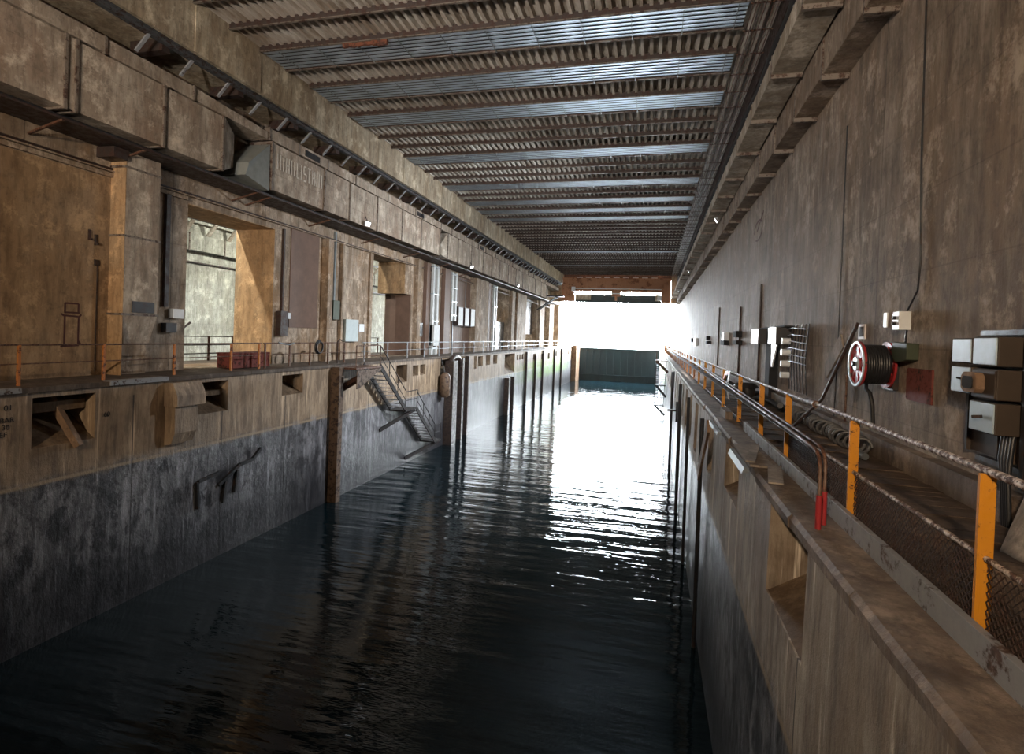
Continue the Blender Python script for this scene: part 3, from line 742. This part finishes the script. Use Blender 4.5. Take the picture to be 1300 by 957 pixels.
# ------------------------------------------------------------------ right wall equipment
XR=3.45
e=empty('meter_cabinet',(3.3,6.55,-.75),'stack of grey-lidded switch boxes with a round-windowed meter on the right wall','switch boxes')
def lid(y0,y1,z0,z1,nm,mt,xf=3.12):
    b=MB(); b.box(xf+.012,3.42,y0,y1,z0,z1); o=b.build('box_body',M['boxbrown'],e,bevel=.01)
    c=MB(); c.box(xf,xf+.014,y0+.01,y1-.01,z0+.01,z1-.01); c.build(nm,M[mt],o,bevel=.006)
    return o
lid(6.61,6.98,-.12,.14,'lid','alu'); lid(6.17,6.58,-.13,.15,'lid','alu')
lid(6.61,6.98,-.43,-.15,'lid','alu'); o=lid(6.17,6.58,-.45,-.16,'lid','boxbrown'); lid(6.17,6.60,-.78,-.48,'lid','alu')
c=MB(); c.prism([(6.33,-.36),(6.37,-.40),(6.56,-.40),(6.61,-.36),(6.61,-.24),(6.56,-.20),(6.37,-.20),(6.33,-.24)],'x',3.04,3.12); c.build('meter_window_frame',M['wood'],o,bevel=.01)
c=MB(); c.prism([(6.38,-.34),(6.40,-.36),(6.53,-.36),(6.56,-.34),(6.56,-.27),(6.53,-.24),(6.40,-.24),(6.38,-.27)],'x',3.03,3.045); c.build('meter_window',M['lagging'],o)
c=MB(); c.bar((3.1,6.33,-.62),(3.05,6.38,-.63),.05,.03); c.build('switch_knob',M['black'],e)
c=MB(); c.tube([(3.1,6.6,-.28),(3.04,6.68,-.27)],.012,6); c.build('lever',M['black'],e)
a=MB(); a.box(3.38,3.44,6.55,7.1,-1.05,-.45); a.box(3.34,3.44,6.53,6.57,-1.06,-.45); a.box(3.34,3.44,7.08,7.12,-1.06,-.45); a.thing('back_board',M['boxbrown'],'brown wooden back board under the grey switch boxes','board')
e=empty('switchgear_support',(3.38,5.95,-1.25),'black steel angle frame fixed beside the switch boxes at the right edge','frame')
for y in (5.55,6.08):
    a=MB(); a.box(3.3,3.42,y-.03,y+.03,-1.25,.35); a.build('upright',M['black'],e)
for z in (.2,-.35,-1.1):
    a=MB(); a.box(3.34,3.42,5.55,6.9 if z>0 or z<-1 else 6.1,z-.025,z+.025); a.build('cross_bar',M['black'],e)
for i,dx in enumerate((0,.05,.10,.14)):
    a=MB(); a.tube([(3.3,6.35-i*.05,-.78),(3.27,6.33-i*.05,-1.0),(3.25,6.25-i*.03,-1.2),(3.26,6.22-i*.03,-1.62)],.022,8)
    a.thing('power_cable',M['rubber'],'black power cable dropping from the switch boxes, %s of four from left'%ordinal(i+1),'cable','cables under the switch boxes')
a=MB(); a.bar((2.85,5.15,ZD),(3.20,5.35,-.95),.04,.55,up=(0,1,0)); a.thing('leaning_board',M['boardgrey'],'grey board leaning on the right wall under the switch boxes','board',bevel=.005)
# thin pole leaning
a=MB(); a.tube([(2.75,12.1,ZD),(3.12,11.6,-1.0),(3.40,10.75,.42)],.028,6); a.thing('leaning_pole',M['rust_dk'],'long dark pole leaning against the right wall beside the pale board','pole')
a=MB(); a.bar((3.36,12.3,-.50),(3.38,11.45,.12),.03,.30,up=(0,.6,1)); a.thing('pale_board',M['boardgrey'],'pale tilted board hanging on the right wall beside the leaning pole','board')
# hose reel
e=empty('hose_reel',(3.2,9.35,-.25),'red hose reel wound with black hose on the right wall','hose reel')
c0=(0,9.35,-.24)
for x in (2.98,3.36):
    a=MB(); a.ring((x,9.35,-.24),'x',.285,.34,.03); a.ring((x,9.35,-.24),'x',.02,.13,.025)
    for i in range(8):
        t=2*PI*i/8; a.bar((x,9.35+.12*math.cos(t),-.24+.12*math.sin(t)),(x,9.35+.3*math.cos(t),-.24+.3*math.sin(t)),.09,.02,up=(1,0,0))
    a.build('reel_flange',M['red'],e)
a=MB(); a.ring((2.955,9.35,-.24),'x',.30,.335,.02); a.ring((2.955,9.35,-.24),'x',.01,.10,.03); a.build('bright_rim',M['alu'],e)
a=MB(); pts=[]
for i in range(20*9):
    t=i/20; x=3.03+.29*(t/9); pts.append((x,9.35+.27*math.cos(t*2*PI),-.24+.27*math.sin(t*2*PI)))
a.tube(pts,.026,7); a.tube([(3.0,9.35,-.24),(3.35,9.35,-.24)],.24,20); o=a.build('hose',M['rubber'],e)
a=MB(); a.tube([(3.15,9.5,-.5),(3.12,9.4,-.62),(3.14,9.3,-.66),(3.18,9.3,-.85),(3.2,9.3,-1.15)],.03,8); a.build('hose_tail',M['rubber'],o)
a=MB(); a.tube([(2.9,9.35,-.24),(3.45,9.35,-.24)],.035,8); a.box(3.38,3.45,9.15,9.55,-.6,.1); a.build('wall_bracket',M['black'],e)
# small switch + cable + green box + plate
e=empty('light_switch',(3.36,8.9,.25),'white switch box with two black knobs at the end of the long wall cable','switch')
a=MB(); a.box(3.30,3.45,8.83,9.05,.27,.53); a.build('switch_box',M['white'],e,bevel=.008)
for z in (.36,.44):
    a=MB(); a.tube([(3.30,8.95,z),(3.26,8.95,z)],.025,8); a.build('knob',M['black'],e)
a=MB(); a.tube([(3.42,8.72,9.),(3.42,8.72,4.75),(3.42,8.66,2.6),(3.42,8.55,1.2),(3.42,8.6,.8),(3.42,8.9,.53)],.014,6); a.thing('hanging_cable',M['black'],'long thin black cable hanging down the right wall to the white switch','cable')
a=MB(); a.tube([(3.42,8.88,.27),(3.40,8.85,.2),(3.38,8.8,.1)],.014,6); a.thing('short_cable',M['black'],'short cable between the white switch and the green box','cable')
a=MB(); a.prism([(8.55,.08),(9.0,.10),(9.06,0),(9.02,-.12),(8.9,-.18),(8.7,-.17),(8.55,-.14)],'x',3.30,3.45); a.thing('socket_box',M['green'],'dark green socket box under the white switch on the right wall','box',bevel=.01)
a=MB(); a.prism([(8.12,-.25),(8.80,-.25),(8.84,-.28),(8.84,-.66),(8.80,-.69),(8.12,-.69)],'x',3.425,3.45); a.thing('red_plate',M['redbox'],'dull red square plate on the right wall beside the green box','plate')
a=MB(); a.box(3.43,3.45,9.62,9.74,.33,.55); a.thing('notice',M['white'],'small white notice strip on the right wall above the hose reel','notice')
e=empty('framed_notice',(3.44,10.6,.1),'small pale framed notice on the right wall left of the hose reel','notice')
a=MB(); a.box(3.43,3.45,10.5,10.8,.15,.4); a.build('frame',M['tape_w'],e)
a=MB(); a.box(3.424,3.431,10.55,10.75,.19,.36); a.build('panel',M['boxbrown'],e)
a=MB(); a.tube([(3.42,11.83,4.2),(3.42,11.83,.1),(3.42,11.9,-1.5)],.012,6); a.thing('hanging_cable',M['black'],'thin cable running down the right wall behind the pale tilted board','cable')
a=MB(); a.tube([(3.4,11.2,-.5),(3.4,11.2,-1.6)],.02,6); a.thing('thin_pipe',M['rust'],'thin red-brown pipe standing at the wall left of the hose reel','pipe')
# racks of switch gear
e=empty('switch_rack',(3.2,16.5,-1.6),'rack of white-faced switch boxes and wires on the right wall','switch rack')
for y0,y1 in ((18.0,19.1),(15.5,16.4)):
    a=MB(); a.box(3.05,3.42,y0,y1,.02,.45); o=a.build('switch_box',M['black'],e)
    b=MB(); b.box(3.03,3.05,y0,y1,.02,.45); b.build('white_door',M['white'],o)
a=MB(); a.box(3.2,3.42,15.3,19.2,.46,.5); a.box(3.2,3.42,17.,17.6,-1.6,.46); a.build('back_frame',M['lagging'],e)
a=MB(); a.prism([(15.7,.0),(16.3,.0),(16.25,-.6),(16.2,-.6)],'x',3.1,3.14); a.build('pennant_plate',M['white'],e)
for i in range(6):
    a=MB(); z=.4-.16*i; a.tube([(3.3,15.4,z),(3.22,14.6,z+.02),(3.3,13.6,z-.03)],.012,5); a.build('wire',M['galv'],e)
for i in range(7):
    a=MB(); y=15.3-.27*i; a.tube([(3.36,y,.5),(3.32,y+.05,-.3),(3.36,y,-1.1)],.014,5); a.build('wire',M['black'],e)
for i in range(4):
    a=MB(); a.tube([(3.1,15.1,.1-.28*i),(3.3,15.1,.1-.28*i)],.08,10); a.build('insulator',M['white'],e)
for (y0,y1,z0,z1,mt,lab) in ((23.9,24.7,.25,.5,'black','small black box on the right wall past the switch rack, upper of two'),(23.8,24.9,-.05,.12,'black','small black box on the right wall past the switch rack, lower of two'),
      (27.8,29.2,-.1,.12,'black','low dark box further along the right wall beside a pale fitting'),(28.,28.5,.12,.5,'white','pale upright fitting on top of a low dark box on the right wall'),
      (36.,37.2,-.1,.1,'black','dark box midway along the right wall'),(36.6,37.2,.15,.4,'black','small dark box just above another, midway along the right wall'),
      (46.,47.5,-.3,.3,'white','far white cabinet on the right wall near the exit'),(50.,51.5,.0,.3,'black','far dark box on the right wall near the exit')):
    a=MB(); a.box(3.22,3.45,y0,y1,z0,z1); a.thing('electrical_box',M['lagging' if mt=='black' else mt],lab,'box',bevel=.01)
for y,z,lab in ((20.,2.,'thin dark pipe on the right wall before the switch rack'),(24.4,1.5,'thin dark pipe above the paired black boxes on the right wall'),(32.,1.9,'thin dark pipe on the right wall midway to the exit')):
    a=MB(); a.tube([(3.42,y,z),(3.42,y,-1.3)],.03,6); a.thing('upright_pipe',M['rust_dk'],lab,'pipe')
a=MB(); a.tube([(2.6,16.6,-1.61),(2.6,16.6,-1.2)],.2,12); a.tube([(2.6,16.6,-1.2),(2.6,16.6,-1.08)],[.3,.15],12); a.thing('mooring_bollard',M['black'],'squat black bollard on the right deck under the switch rack','bollard')
# hoses on the deck
a=MB(); pts=[]
for i in range(22*14):
    t=i/14; y=9.3+t*.2; pts.append((3.08+.04*math.sin(t)+.12*math.cos(t*2*PI),y,-1.47+.12*math.sin(t*2*PI)))
a.tube(pts,.024,6); a.thing('coiled_hose',M['grayhose'],'ribbed grey hose coiled along the foot of the right wall','hose')
a=MB(); a.tube([(3.0,8.95,-1.55),(2.97,9.15,-1.54)],.05,10); a.thing('hose_coupling',M['galv'],'shiny coupling at the near end of the coiled grey hose','coupling')
a=MB(); pts=[(2.9+.25*math.sin(i*.9),14+i*.5,-1.5+.1*math.cos(i*1.7)) for i in range(26)]; a.tube(pts,.07,7); a.thing('black_hose',M['rubber'],'thick black hose snaking along the right deck behind the railing','hose')
# tape
e=empty('barrier_tape',(1.78,13.5,-.7),'red and white barrier tape knotted on the right handrail','tape')
a=MB(); a.add([(1.75,13.7,-.66),(1.76,13.95,-.66),(1.70,13.9,-1.0),(1.73,13.7,-1.3),(1.75,13.6,-1.3),(1.71,13.7,-1.0)],[(0,1,2,5),(5,2,3,4)]); a.build('white_end',M['tape_w'],e)
a=MB(); a.add([(1.75,13.95,-.66),(1.76,14.7,-.70),(1.74,14.9,-.9),(1.74,14.7,-.9),(1.75,14.5,-.78),(1.75,13.95,-.74)],[(0,1,4,5),(1,2,3,4)]); a.build('red_end',M['tape_r'],e)
# paint mark on the wall (circle of maroon paint, illegible)
a=MB()
for i in range(10):
    t0=2*PI*i/12; t1=2*PI*(i+1)/12
    a.bar((3.447,21.2+.8*math.cos(t0),4.0+.35*math.sin(t0)),(3.447,21.2+.8*math.cos(t1),4.0+.35*math.sin(t1)),.01,.06,up=(0,0,1))
a.bar((3.447,20.3,4.5),(3.447,21.4,4.0),.01,.06)
a.thing('painted_loop',M['paint'],'faded maroon painted loop high on the right wall','painted marking')

# ------------------------------------------------------------------ left wall equipment
XL=-14.8
e=empty('vent_shaft',(-14.5,12.9,-1.5),'tall pale vertical vent shaft with a black grille on the near left wall','vent shaft')
a=MB(); a.box(-14.8,-14.28,12.35,13.45,.2,4.7); a.build('upper_shaft',M['duct'],e)
for z in (.17,2.35,4.25):
    a=MB(); a.box(-14.27,-14.8,12.3,13.5,z,z+.06); a.build('seam',M['flange'],e)
a=MB(); a.add([(-14.8,12.35,.17),(-14.28,12.35,.17),(-14.28,13.45,.17),(-14.8,13.45,.17),(-14.8,12.55,-.62),(-14.45,12.55,-.62),(-14.45,13.35,-.62),(-14.8,13.35,-.62)],
   [(0,1,5,4),(1,2,6,5),(2,3,7,6),(4,5,6,7),(0,3,2,1)]); a.build('taper',M['duct'],e)
a=MB(); a.box(-14.8,-14.5,12.55,13.3,-1.5,-.62); a.build('foot',M['wall_l'],e)
a=MB(); a.box(-14.28,-14.255,12.62,13.32,.26,.58); 
for i in range(6): a.box(-14.255,-14.25,12.62,13.32,.29+i*.05,.31+i*.05)
a.build('grille',M['black'],e)
a=MB(); a.box(-14.8,-14.275,12.335,12.352,-1.5,4.7); a.build('painted_lit_side',M['jamb'],e)  # camera-facing side coloured as if lit by the warm lamps
a=MB(); a.box(-14.2,-14.8,11.9,12.33,4.42,4.7); a.thing('shaft_collar',M['rust_dk'],'dark collar where the vent shaft meets the air duct','collar')
# concrete strips on the wall
for y0,y1,z1,lab in ((14.1,14.25,4.0,'thin vertical pipe with a box near the first passage'),(19.75,19.83,4.0,'thin black vertical conduit just past the first passage'),(23.5,23.62,4.6,'pale vertical conduit ending in a dark green box')):
    a=MB(); a.box(-14.7,-14.8,y0,y1,.5,z1); a.thing('conduit',M['rust_dk'] if y0<23 else M['galv'],lab,'conduit')
for (y0,y1,z0,z1,mt,d,nm,lab) in (
   (14.35,14.75,.15,.45,'white','.2','electrical_box','white box on the edge of the first passage'),
   (14.1,14.5,-.3,.0,'black','.2','electrical_box','dark box just below the white box by the first passage'),
   (19.5,19.95,-.35,.65,'rust_dk','.25','switch_box','dark switch box with cables just past the first passage'),
   (19.98,20.25,.35,.6,'white','.15','electrical_box','small cream box beside the dark switch box'),
   (23.35,23.9,.45,1.35,'green','.2','electrical_box','dark green box at the foot of the pale conduit'),
   (24.5,25.7,-.6,.5,'bluebox','.2','cabinet','pale blue cabinet on the left wall before the second passage'),
   (26.1,26.6,-.1,.3,'white','.03','paper_notice','small white notice right of the pale blue cabinet'),
   (33.4,33.9,-.3,.6,'black','.2','electrical_box','black box on the dark wall right of the second passage')):
    a=MB(); a.box(XL,XL+float(d),y0,y1,z0,z1); a.thing(nm,M[mt],lab,'box' if 'notice' not in nm else 'notice',bevel=.008)
for y0,y1,d,z1,lab in ((22.6,23.,.35,4.1,'pale concrete rib left of the dark green box'),(24.05,24.2,.2,4.1,'thin concrete rib between the green box and the pale blue cabinet'),(26.9,27.2,.12,4.1,'shallow concrete rib at the edge of the second passage')):
    a=MB(); a.box(XL,XL+d,y0,y1,-1.5,z1); a.thing('concrete_rib',M['wall_l'],lab,'rib')
a=MB(); a.box(XL,XL+.04,20.3,22.3,-.0,4.2); a.thing('sheet_panel',M['shutter'],'brown sheet panel on the wall between the first and second passages','panel')
# second passage: lower door leaf standing in the opening
a=MB(); a.box(-14.83,-16.5,32.3,32.39,-1.49,2.28); a.thing('folded_door',M['shutter'],'brown door leaf folded back in the second passage','door')
# vertical wall ribs further on
for (y0,y1,d,z1,mt,lab) in ((32.7,33.2,.3,4.6,'wall_l','pale concrete pilaster right of the second passage'),(34.2,34.8,.25,4.6,'shutter','dark brown strip left of the white twin pipes'),
      (37.4,38.6,.3,4.6,'shutter','brown pilaster right of the white twin pipes'),(44.5,48.,.35,4.7,'wall_l','broad pale pilaster past the shuttered passage'),(48.6,49.6,.2,4.7,'shutter','dark brown strip before the far white pipes'),
      (57.,58.2,.3,4.7,'wall_l','pale pilaster after the fourth passage'),(59.5,64.,.25,4.7,'wall_l','wide pale pilaster between the fourth and fifth passages'),(72.,75.,.3,4.9,'wall_l','far pale pilaster after the fifth passage')):
    a=MB(); a.box(XL,XL+d,y0,y1,-1.5,z1); a.thing('pilaster',M[mt],lab,'pilaster')
def twin(label,y,z1,z0,box):
    e=empty('twin_pipes',(-14.5,y,z0),label,'pipes')
    for dy in (0,.75):
        a=MB(); a.box(-14.45,-14.62,y+dy,y+dy+.28,z0,z1); a.build('pipe_casing',M['dullwhite'],e)
    for i in range(4):
        a=MB(); z=z0+.4+(z1-z0-.6)*i/3; a.box(-14.43,-14.8,y-.05,y+1.08,z,z+.06); a.build('clamp',M['galv'],e)
    if box:
        a=MB(); a.box(-14.3,-14.75,y,y+1.,-.9,.5); a.build('junction_box',M['dullwhite'],e)
twin('white twin pipes down the left wall between second and third passages',35.1,4.6,-1.5,True)
twin('slim white pipes beside the shuttered passage',38.75,4.5,.9,False)
twin('far white twin pipes before the fourth passage',49.9,4.6,-1.5,False)
# third passage: closed with shutter
e=empty('roller_shutter',(-15.,42.,-1.5),'brown boarded shutter closing the third passage','shutter')
a=MB(); 
for i in range(9): a.box(-14.95,-15.02-.02*(i%2),39.7+i*.522,39.7+(i+1)*.522-.02,-1.5,4.5)
a.build('boards',M['shutter'],e)
a=MB(); a.box(-14.9,-14.96,40.3,40.36,-1.5,4.4); a.box(-14.9,-14.96,43.1,43.16,.5,4.4); a.build('white_strips',M['galv'],e)
for i,lab in enumerate(('white wall cabinet in front of the shutter, leftmost of three','white wall cabinet in front of the shutter, middle of three','white wall cabinet in front of the shutter, rightmost of three')):
    y=40.4+i*1.5
    e=empty('cabinet',(-14.6,y,.6),lab,'cabinet','white cabinets on the shutter')
    a=MB(); a.box(-14.5,-14.9,y,y+1.05,.6,2.05); a.build('cabinet_body',M['rust_dk'],e)
    a=MB(); a.box(-14.48,-14.5,y+.03,y+1.0,.65,2.0)
    a.build('cabinet_door',M['dullwhite'],e)
# dark tarpaulin in the fourth passage and things beyond
a=MB(); a.box(-15.2,-15.3,52.,56.5,-1.49,1.3); a.thing('passage_screen',M['black'],'dark screen blocking the lower half of the fourth passage','screen')
a=MB(); a.box(-15.4,-15.5,65.05,71.3,.2,4.6); a.thing('hanging_screen',M['rust_dk'],'dark grey screen hanging in the fifth passage','screen')
# crate
e=empty('crate',(-14.2,17.6,-1.5),'dark red steel crate standing at the first passage behind the railing','crate')
a=MB(); a.box(-13.85,-14.5,16.1,17.95,-1.48,-.98); a.build('crate_body',M['redbox'],e,bevel=.01)
a=MB(); a.box(-13.83,-14.52,16.08,17.97,-1.0,-.95)
for y in (16.1,17.0,17.9): a.box(-13.83,-13.85,y,y+.06,-1.48,-.98)
a.build('crate_rim',M['redbox'],e)
# hose coil on left railing
a=MB()
for i in range(3):
    a.tube([(-13.38+.03*i,20.4+(.26-.02*i)*math.cos(t),-.78+(.27-.02*i)*math.sin(t)) for t in [2*PI*j/20 for j in range(21)]],.028,6)
a.thing('hose_coil',M['rubber'],'black hose coil hung on the left railing','hose')
a=MB(); a.tube([(-13.43,17.9,-.58),(-13.4,18.1,-.62),(-13.4,18.5,-.66),(-13.42,18.8,-.6)],.03,6); a.thing('rope_tie',M['galv'],'pale tie wrapped on the left top rail','rope')
a=MB(); a.tube([(-13.3,21.7,-1.5),(-13.3,21.7,-.55),(-13.3,21.85,-.45),(-13.3,22.,-.5)],.03,6); a.thing('standpipe',M['rust_dk'],'thin bent standpipe behind the railing near the stair landing','pipe')
# painted figure on the wall
a=MB(); x=XL+.012
def stroke(y0,z0,y1,z1,wd=.035): a.bar((x,y0,z0),(x,y1,z1),wd,.008,up=(1,0,0))
for s_ in ((11.17,.42,11.52,.42),(11.17,.42,11.17,.18),(11.52,.42,11.52,.18),(11.15,.18,11.55,.18),(11.08,.14,11.15,.09),(11.15,.10,11.52,.08),(11.60,.14,11.53,.06),
           (11.17,.08,11.17,-.66),(11.53,.06,11.53,-.66),(11.08,-.72,11.17,-.68),(11.12,-.70,11.55,-.68),(11.53,-.55,11.60,-.66)):
    stroke(*s_,wd=.045)
a.thing('painted_drawing',M['paint'],'maroon outline drawing of a pillar-like figure on the near left wall','drawing')
a=MB(); a.tube([(XL+.02,12.0,-1.4),(XL+.02,12.0,1.5),(XL+.02,11.95,1.55)],.018,6); a.box(XL,XL+.04,11.9,12.05,1.5,1.65); a.thing('steel_rod',M['rust_dk'],'thin black vertical rod on the near left wall beside the drawing','rod')
for y,z,w_ in ((11.72,2.15,'left'),(11.9,2.05,'right')):
    a=MB(); a.box(XL,XL+.04,y,y+.07,z,z+.28); a.box(XL+.04,XL+.09,y,y+.07,z,z+.05); a.thing('hook',M['rust_dk'],'small black hook high on the near left wall, %s one of two'%w_,'hook')
# faded lettering on the duct panel
a=MB(); x=-13.485
def bar2(y0,z0,y1,z1): a.bar((x,y0,z0),(x,y1,z1),.06,.006,up=(1,0,0))
yv=17.6
for g in 'IIIHIILISTHIII':
    h0,h1=5.75,6.3
    if g=='I': bar2(yv,h0,yv,h1); yv+=.17
    elif g=='L': bar2(yv,h0,yv,h1); bar2(yv,h0,yv+.15,h0); yv+=.26
    elif g=='H': bar2(yv,h0,yv,h1); bar2(yv+.16,h0,yv+.16,h1); bar2(yv,6.02,yv+.16,6.02); yv+=.3
    elif g=='T': bar2(yv+.08,h0,yv+.08,h1); bar2(yv-.02,h1,yv+.18,h1); yv+=.3
    elif g=='S': bar2(yv,h1,yv+.15,h1); bar2(yv,6.02,yv+.15,6.02); bar2(yv,h0,yv+.15,h0); bar2(yv,6.02,yv,h1); bar2(yv+.15,h0,yv+.15,6.02); yv+=.26
a.thing('faded_lettering',M['pale'],'faded tall pale lettering on the air duct right after the grey hopper','lettering')
def text(s,name,label,loc,size,rz=PI/2):
    cu=bpy.data.curves.new(name,'FONT'); cu.body=s; cu.size=size; cu.extrude=.002
    t0=bpy.data.objects.new(name,cu); COL.objects.link(t0); bpy.context.view_layer.update()
    me=bpy.data.meshes.new_from_object(t0.evaluated_get(bpy.context.evaluated_depsgraph_get())); bpy.data.objects.remove(t0)
    me.materials.clear(); me.materials.append(M['ink'])
    o=bpy.data.objects.new(name,me); COL.objects.link(o); o.location=loc; o.rotation_euler=(PI/2,0,rz)
    return props(o,label,'lettering')
text('160','stencilled_number','small black stencilled number 160 beside the nearest left recess',(-12.985,10.72,-2.36),.17)
text('01','stencilled_number','black stencilled marks at the left edge, top line',(-12.985,8.62,-1.95),.17)
text('BAR\n 30\nEF','stencilled_number','black stencilled marks at the left edge, lower lines',(-12.985,8.55,-2.2),.15)

# broken concrete scar on the left quay
a=MB(); pts=[(14.6,-5.0),(15.0,-4.8),(15.5,-4.55),(16.1,-4.5),(16.5,-4.2)]
for i in range(len(pts)-1):
    (y0,z0),(y1,z1)=pts[i],pts[i+1]; a.bar((-12.97,y0,z0),(-12.97,y1,z1),.1,.12,up=(1,0,0))
for (y0,z0,y1,z1) in ((13.75,-4.7,13.8,-5.5),(13.8,-4.7,14.6,-4.6),(14.9,-4.9,14.8,-5.6),(15.4,-4.7,15.3,-5.4)): a.bar((-12.96,y0,z0),(-12.96,y1,z1),.08,.1,up=(1,0,0))
a.thing('pipe_remains',M['black'],'corroded black pipe remains on the left quay below the tide mark','pipe')

# floodlights
def flood(label,x,y,z,sg,aim,mat='lens'):
    e=empty('floodlight',(x,y,z),label,'floodlight')
    a=MB(); a.box(-.16,.16,-.05,.05,-.11,.11); h=a.build('housing',M['chan'],None)
    h.parent=e
    a=MB(); a.box(-.14,.14,.051,.056,-.09,.09); l=a.build('lens',M[mat],None); l.parent=h
    d=Vector(aim).normalized(); h.rotation_euler=d.to_track_quat('Y','Z').to_euler()
    a=MB(); a.bar((x,y,z+.1),(x-sg*.12,y,z+.35),.03,.03); a.build('bracket',M['black'],e)
    return e,d
flood('floodlight under the left duct, nearest of three',-13.35,24.,5.05,1,(1,-.35,-.5))
flood('floodlight under the left duct, middle of three',-13.35,39.7,5.0,1,(1,-.35,-.5))
flood('floodlight under the left duct, farthest of three',-13.35,54.5,5.0,1,(1,-.35,-.5))
flood('floodlight on the right ducts, nearest of three',2.6,26.8,5.55,-1,(-1,.1,-.6))
flood('floodlight on the right ducts, middle of three',2.6,46.8,5.6,-1,(-1,.1,-.6))
flood('floodlight on the right ducts, farthest of three',2.6,65.,5.6,-1,(-1,.1,-.6))
def spot(x,y,z,target,power,col,size=.35,spread=PI):
    l=bpy.data.lights.new('lamp_light','AREA'); l.shape='RECTANGLE'; l.size=size; l.size_y=size*.7; l.energy=power; l.color=col; l.spread=spread
    o=bpy.data.objects.new('lamp_light',l); COL.objects.link(o); o.location=(x,y,z)
    o.rotation_euler=(Vector(target)-Vector((x,y,z))).to_track_quat('-Z','Y').to_euler()
for y,p in ((26.8,2600),(46.8,700),(65.,700)): spot(2.45,y+.02,5.45,(-13.,y+5,-5.),p,(.92,.96,1.),.3,2.2)
for y,p in ((24.,160),(39.7,200),(54.5,200)): spot(-13.2,y,4.95,(3.4,y+3,.5),p,(.95,.97,1.),.3,2.2)
# unseen lamps added behind the viewpoint as warm fill for walls and roof
for (x,z,pw,tg,lab) in ((-7.,3.4,250,(-13.5,15,1.5),'added warm fill lamp on the landward wall, left one'),(-5.,2.2,780,(-5.5,20,9.),'added warm fill lamp on the landward wall, lower middle one'),(-2.,3.,220,(3.4,9.,1.5),'added warm fill lamp on the landward wall, right one')):
    e,d=flood(lab,x,-5.7,z,0,(tg[0]-x,tg[1]+5.7,tg[2]-z),'fill_lens')
    c=Vector((x,-5.7,z))+d*.08
    spot(c.x,c.y,c.z,tg,pw,((1.,.76,.52) if tg[2]<8 else (1.,.9,.8)),.35,1.25)

# ------------------------------------------------------------------ the next pen, seen through the passages
NH=[(36.,39.,-1.5,4.0),(52.,56.,-1.5,4.2),(70.,74.,-1.5,4.2)]
m=MB(); wall_x(m,-31.,-32.,-6,90,-10,9.6,NH); m.struct('wall_left_far',M['neigh'])
m=MB(); m.box(-32.6,-32.4,-6,90,-10,9.6); m.struct('wall_left_outer',M['recess'])
duct('far_air_duct','pale ducts on the far wall of the neighbouring pen',-30.4,-30.99,5.0,6.1,[15.+3.2*i for i in range(18)],.05,M['neigh'],M['flange'],0)
e=empty('far_crane_rail',(-30.4,40,7.2),'dark rail with struts in the neighbouring pen','crane rail')
a=MB(); a.box(-30.0,-30.2,15,81,7.0,7.12); a.build('rail_beam',M['black'],e)
for i in range(30):
    a=MB(); a.bar((-30.1,15.+i*2.,7.0),(-30.8,15.+i*2.,6.2),.3,.12); a.build('strut',M['duct_r'],e)
a=MB(); a.box(-30.75,-30.98,15,81,4.2,4.28); a.thing('far_ledge',M['rust_dk'],'dark ledge line on the far wall of the neighbouring pen','ledge')
e=empty('railing',(-17.9,14,-1.5),'rusty railing on the far side of the first passage','railing')
for y in [14.+1.35*i for i in range(7)]:
    a=MB(); a.box(-17.93,-17.87,y-.03,y+.03,-1.5,-.5); a.build('post',M['rust'],e)
for z in (-.5,-.85,-1.2):
    a=MB(); a.tube([(-17.9,14,z),(-17.9,22.2,z)],.025,6); a.build('rail',M['rust_dk'],e)
a=MB(); a.bar((-17.4,15.9,-1.3),(-17.4,17.9,.05),.06,.06); a.thing('leaning_bar',M['rust_dk'],'dark bar leaning across the first passage behind the railing','bar')
e=empty('railing',(-17.9,26,-1.5),'rusty railing on the far side of the second passage','railing')
for y in [26.+1.35*i for i in range(7)]:
    a=MB(); a.box(-17.93,-17.87,y-.03,y+.03,-1.5,-.5); a.build('post',M['rust'],e)
for z in (-.5,-.95):
    a=MB(); a.tube([(-17.9,26,z),(-17.9,34.2,z)],.025,6); a.build('rail',M['rust_dk'],e)
# fill lamps added under the next pen's roof to brighten its wall
for y,pw in ((14.,3600),(38.,3600),(62.,2000)):
    e,d=flood('added roof fill lamp of the neighbouring pen, %s from the landward end'%ordinal(1+[14.,38.,62.].index(y)),-18.6,y,8.6,0,(-1,.25,-.35))
    c=Vector((-18.6,y,8.6))+d*.08; spot(c.x,c.y,c.z,(-31,y+8,1.),pw,(1.,.97,.84),.5)
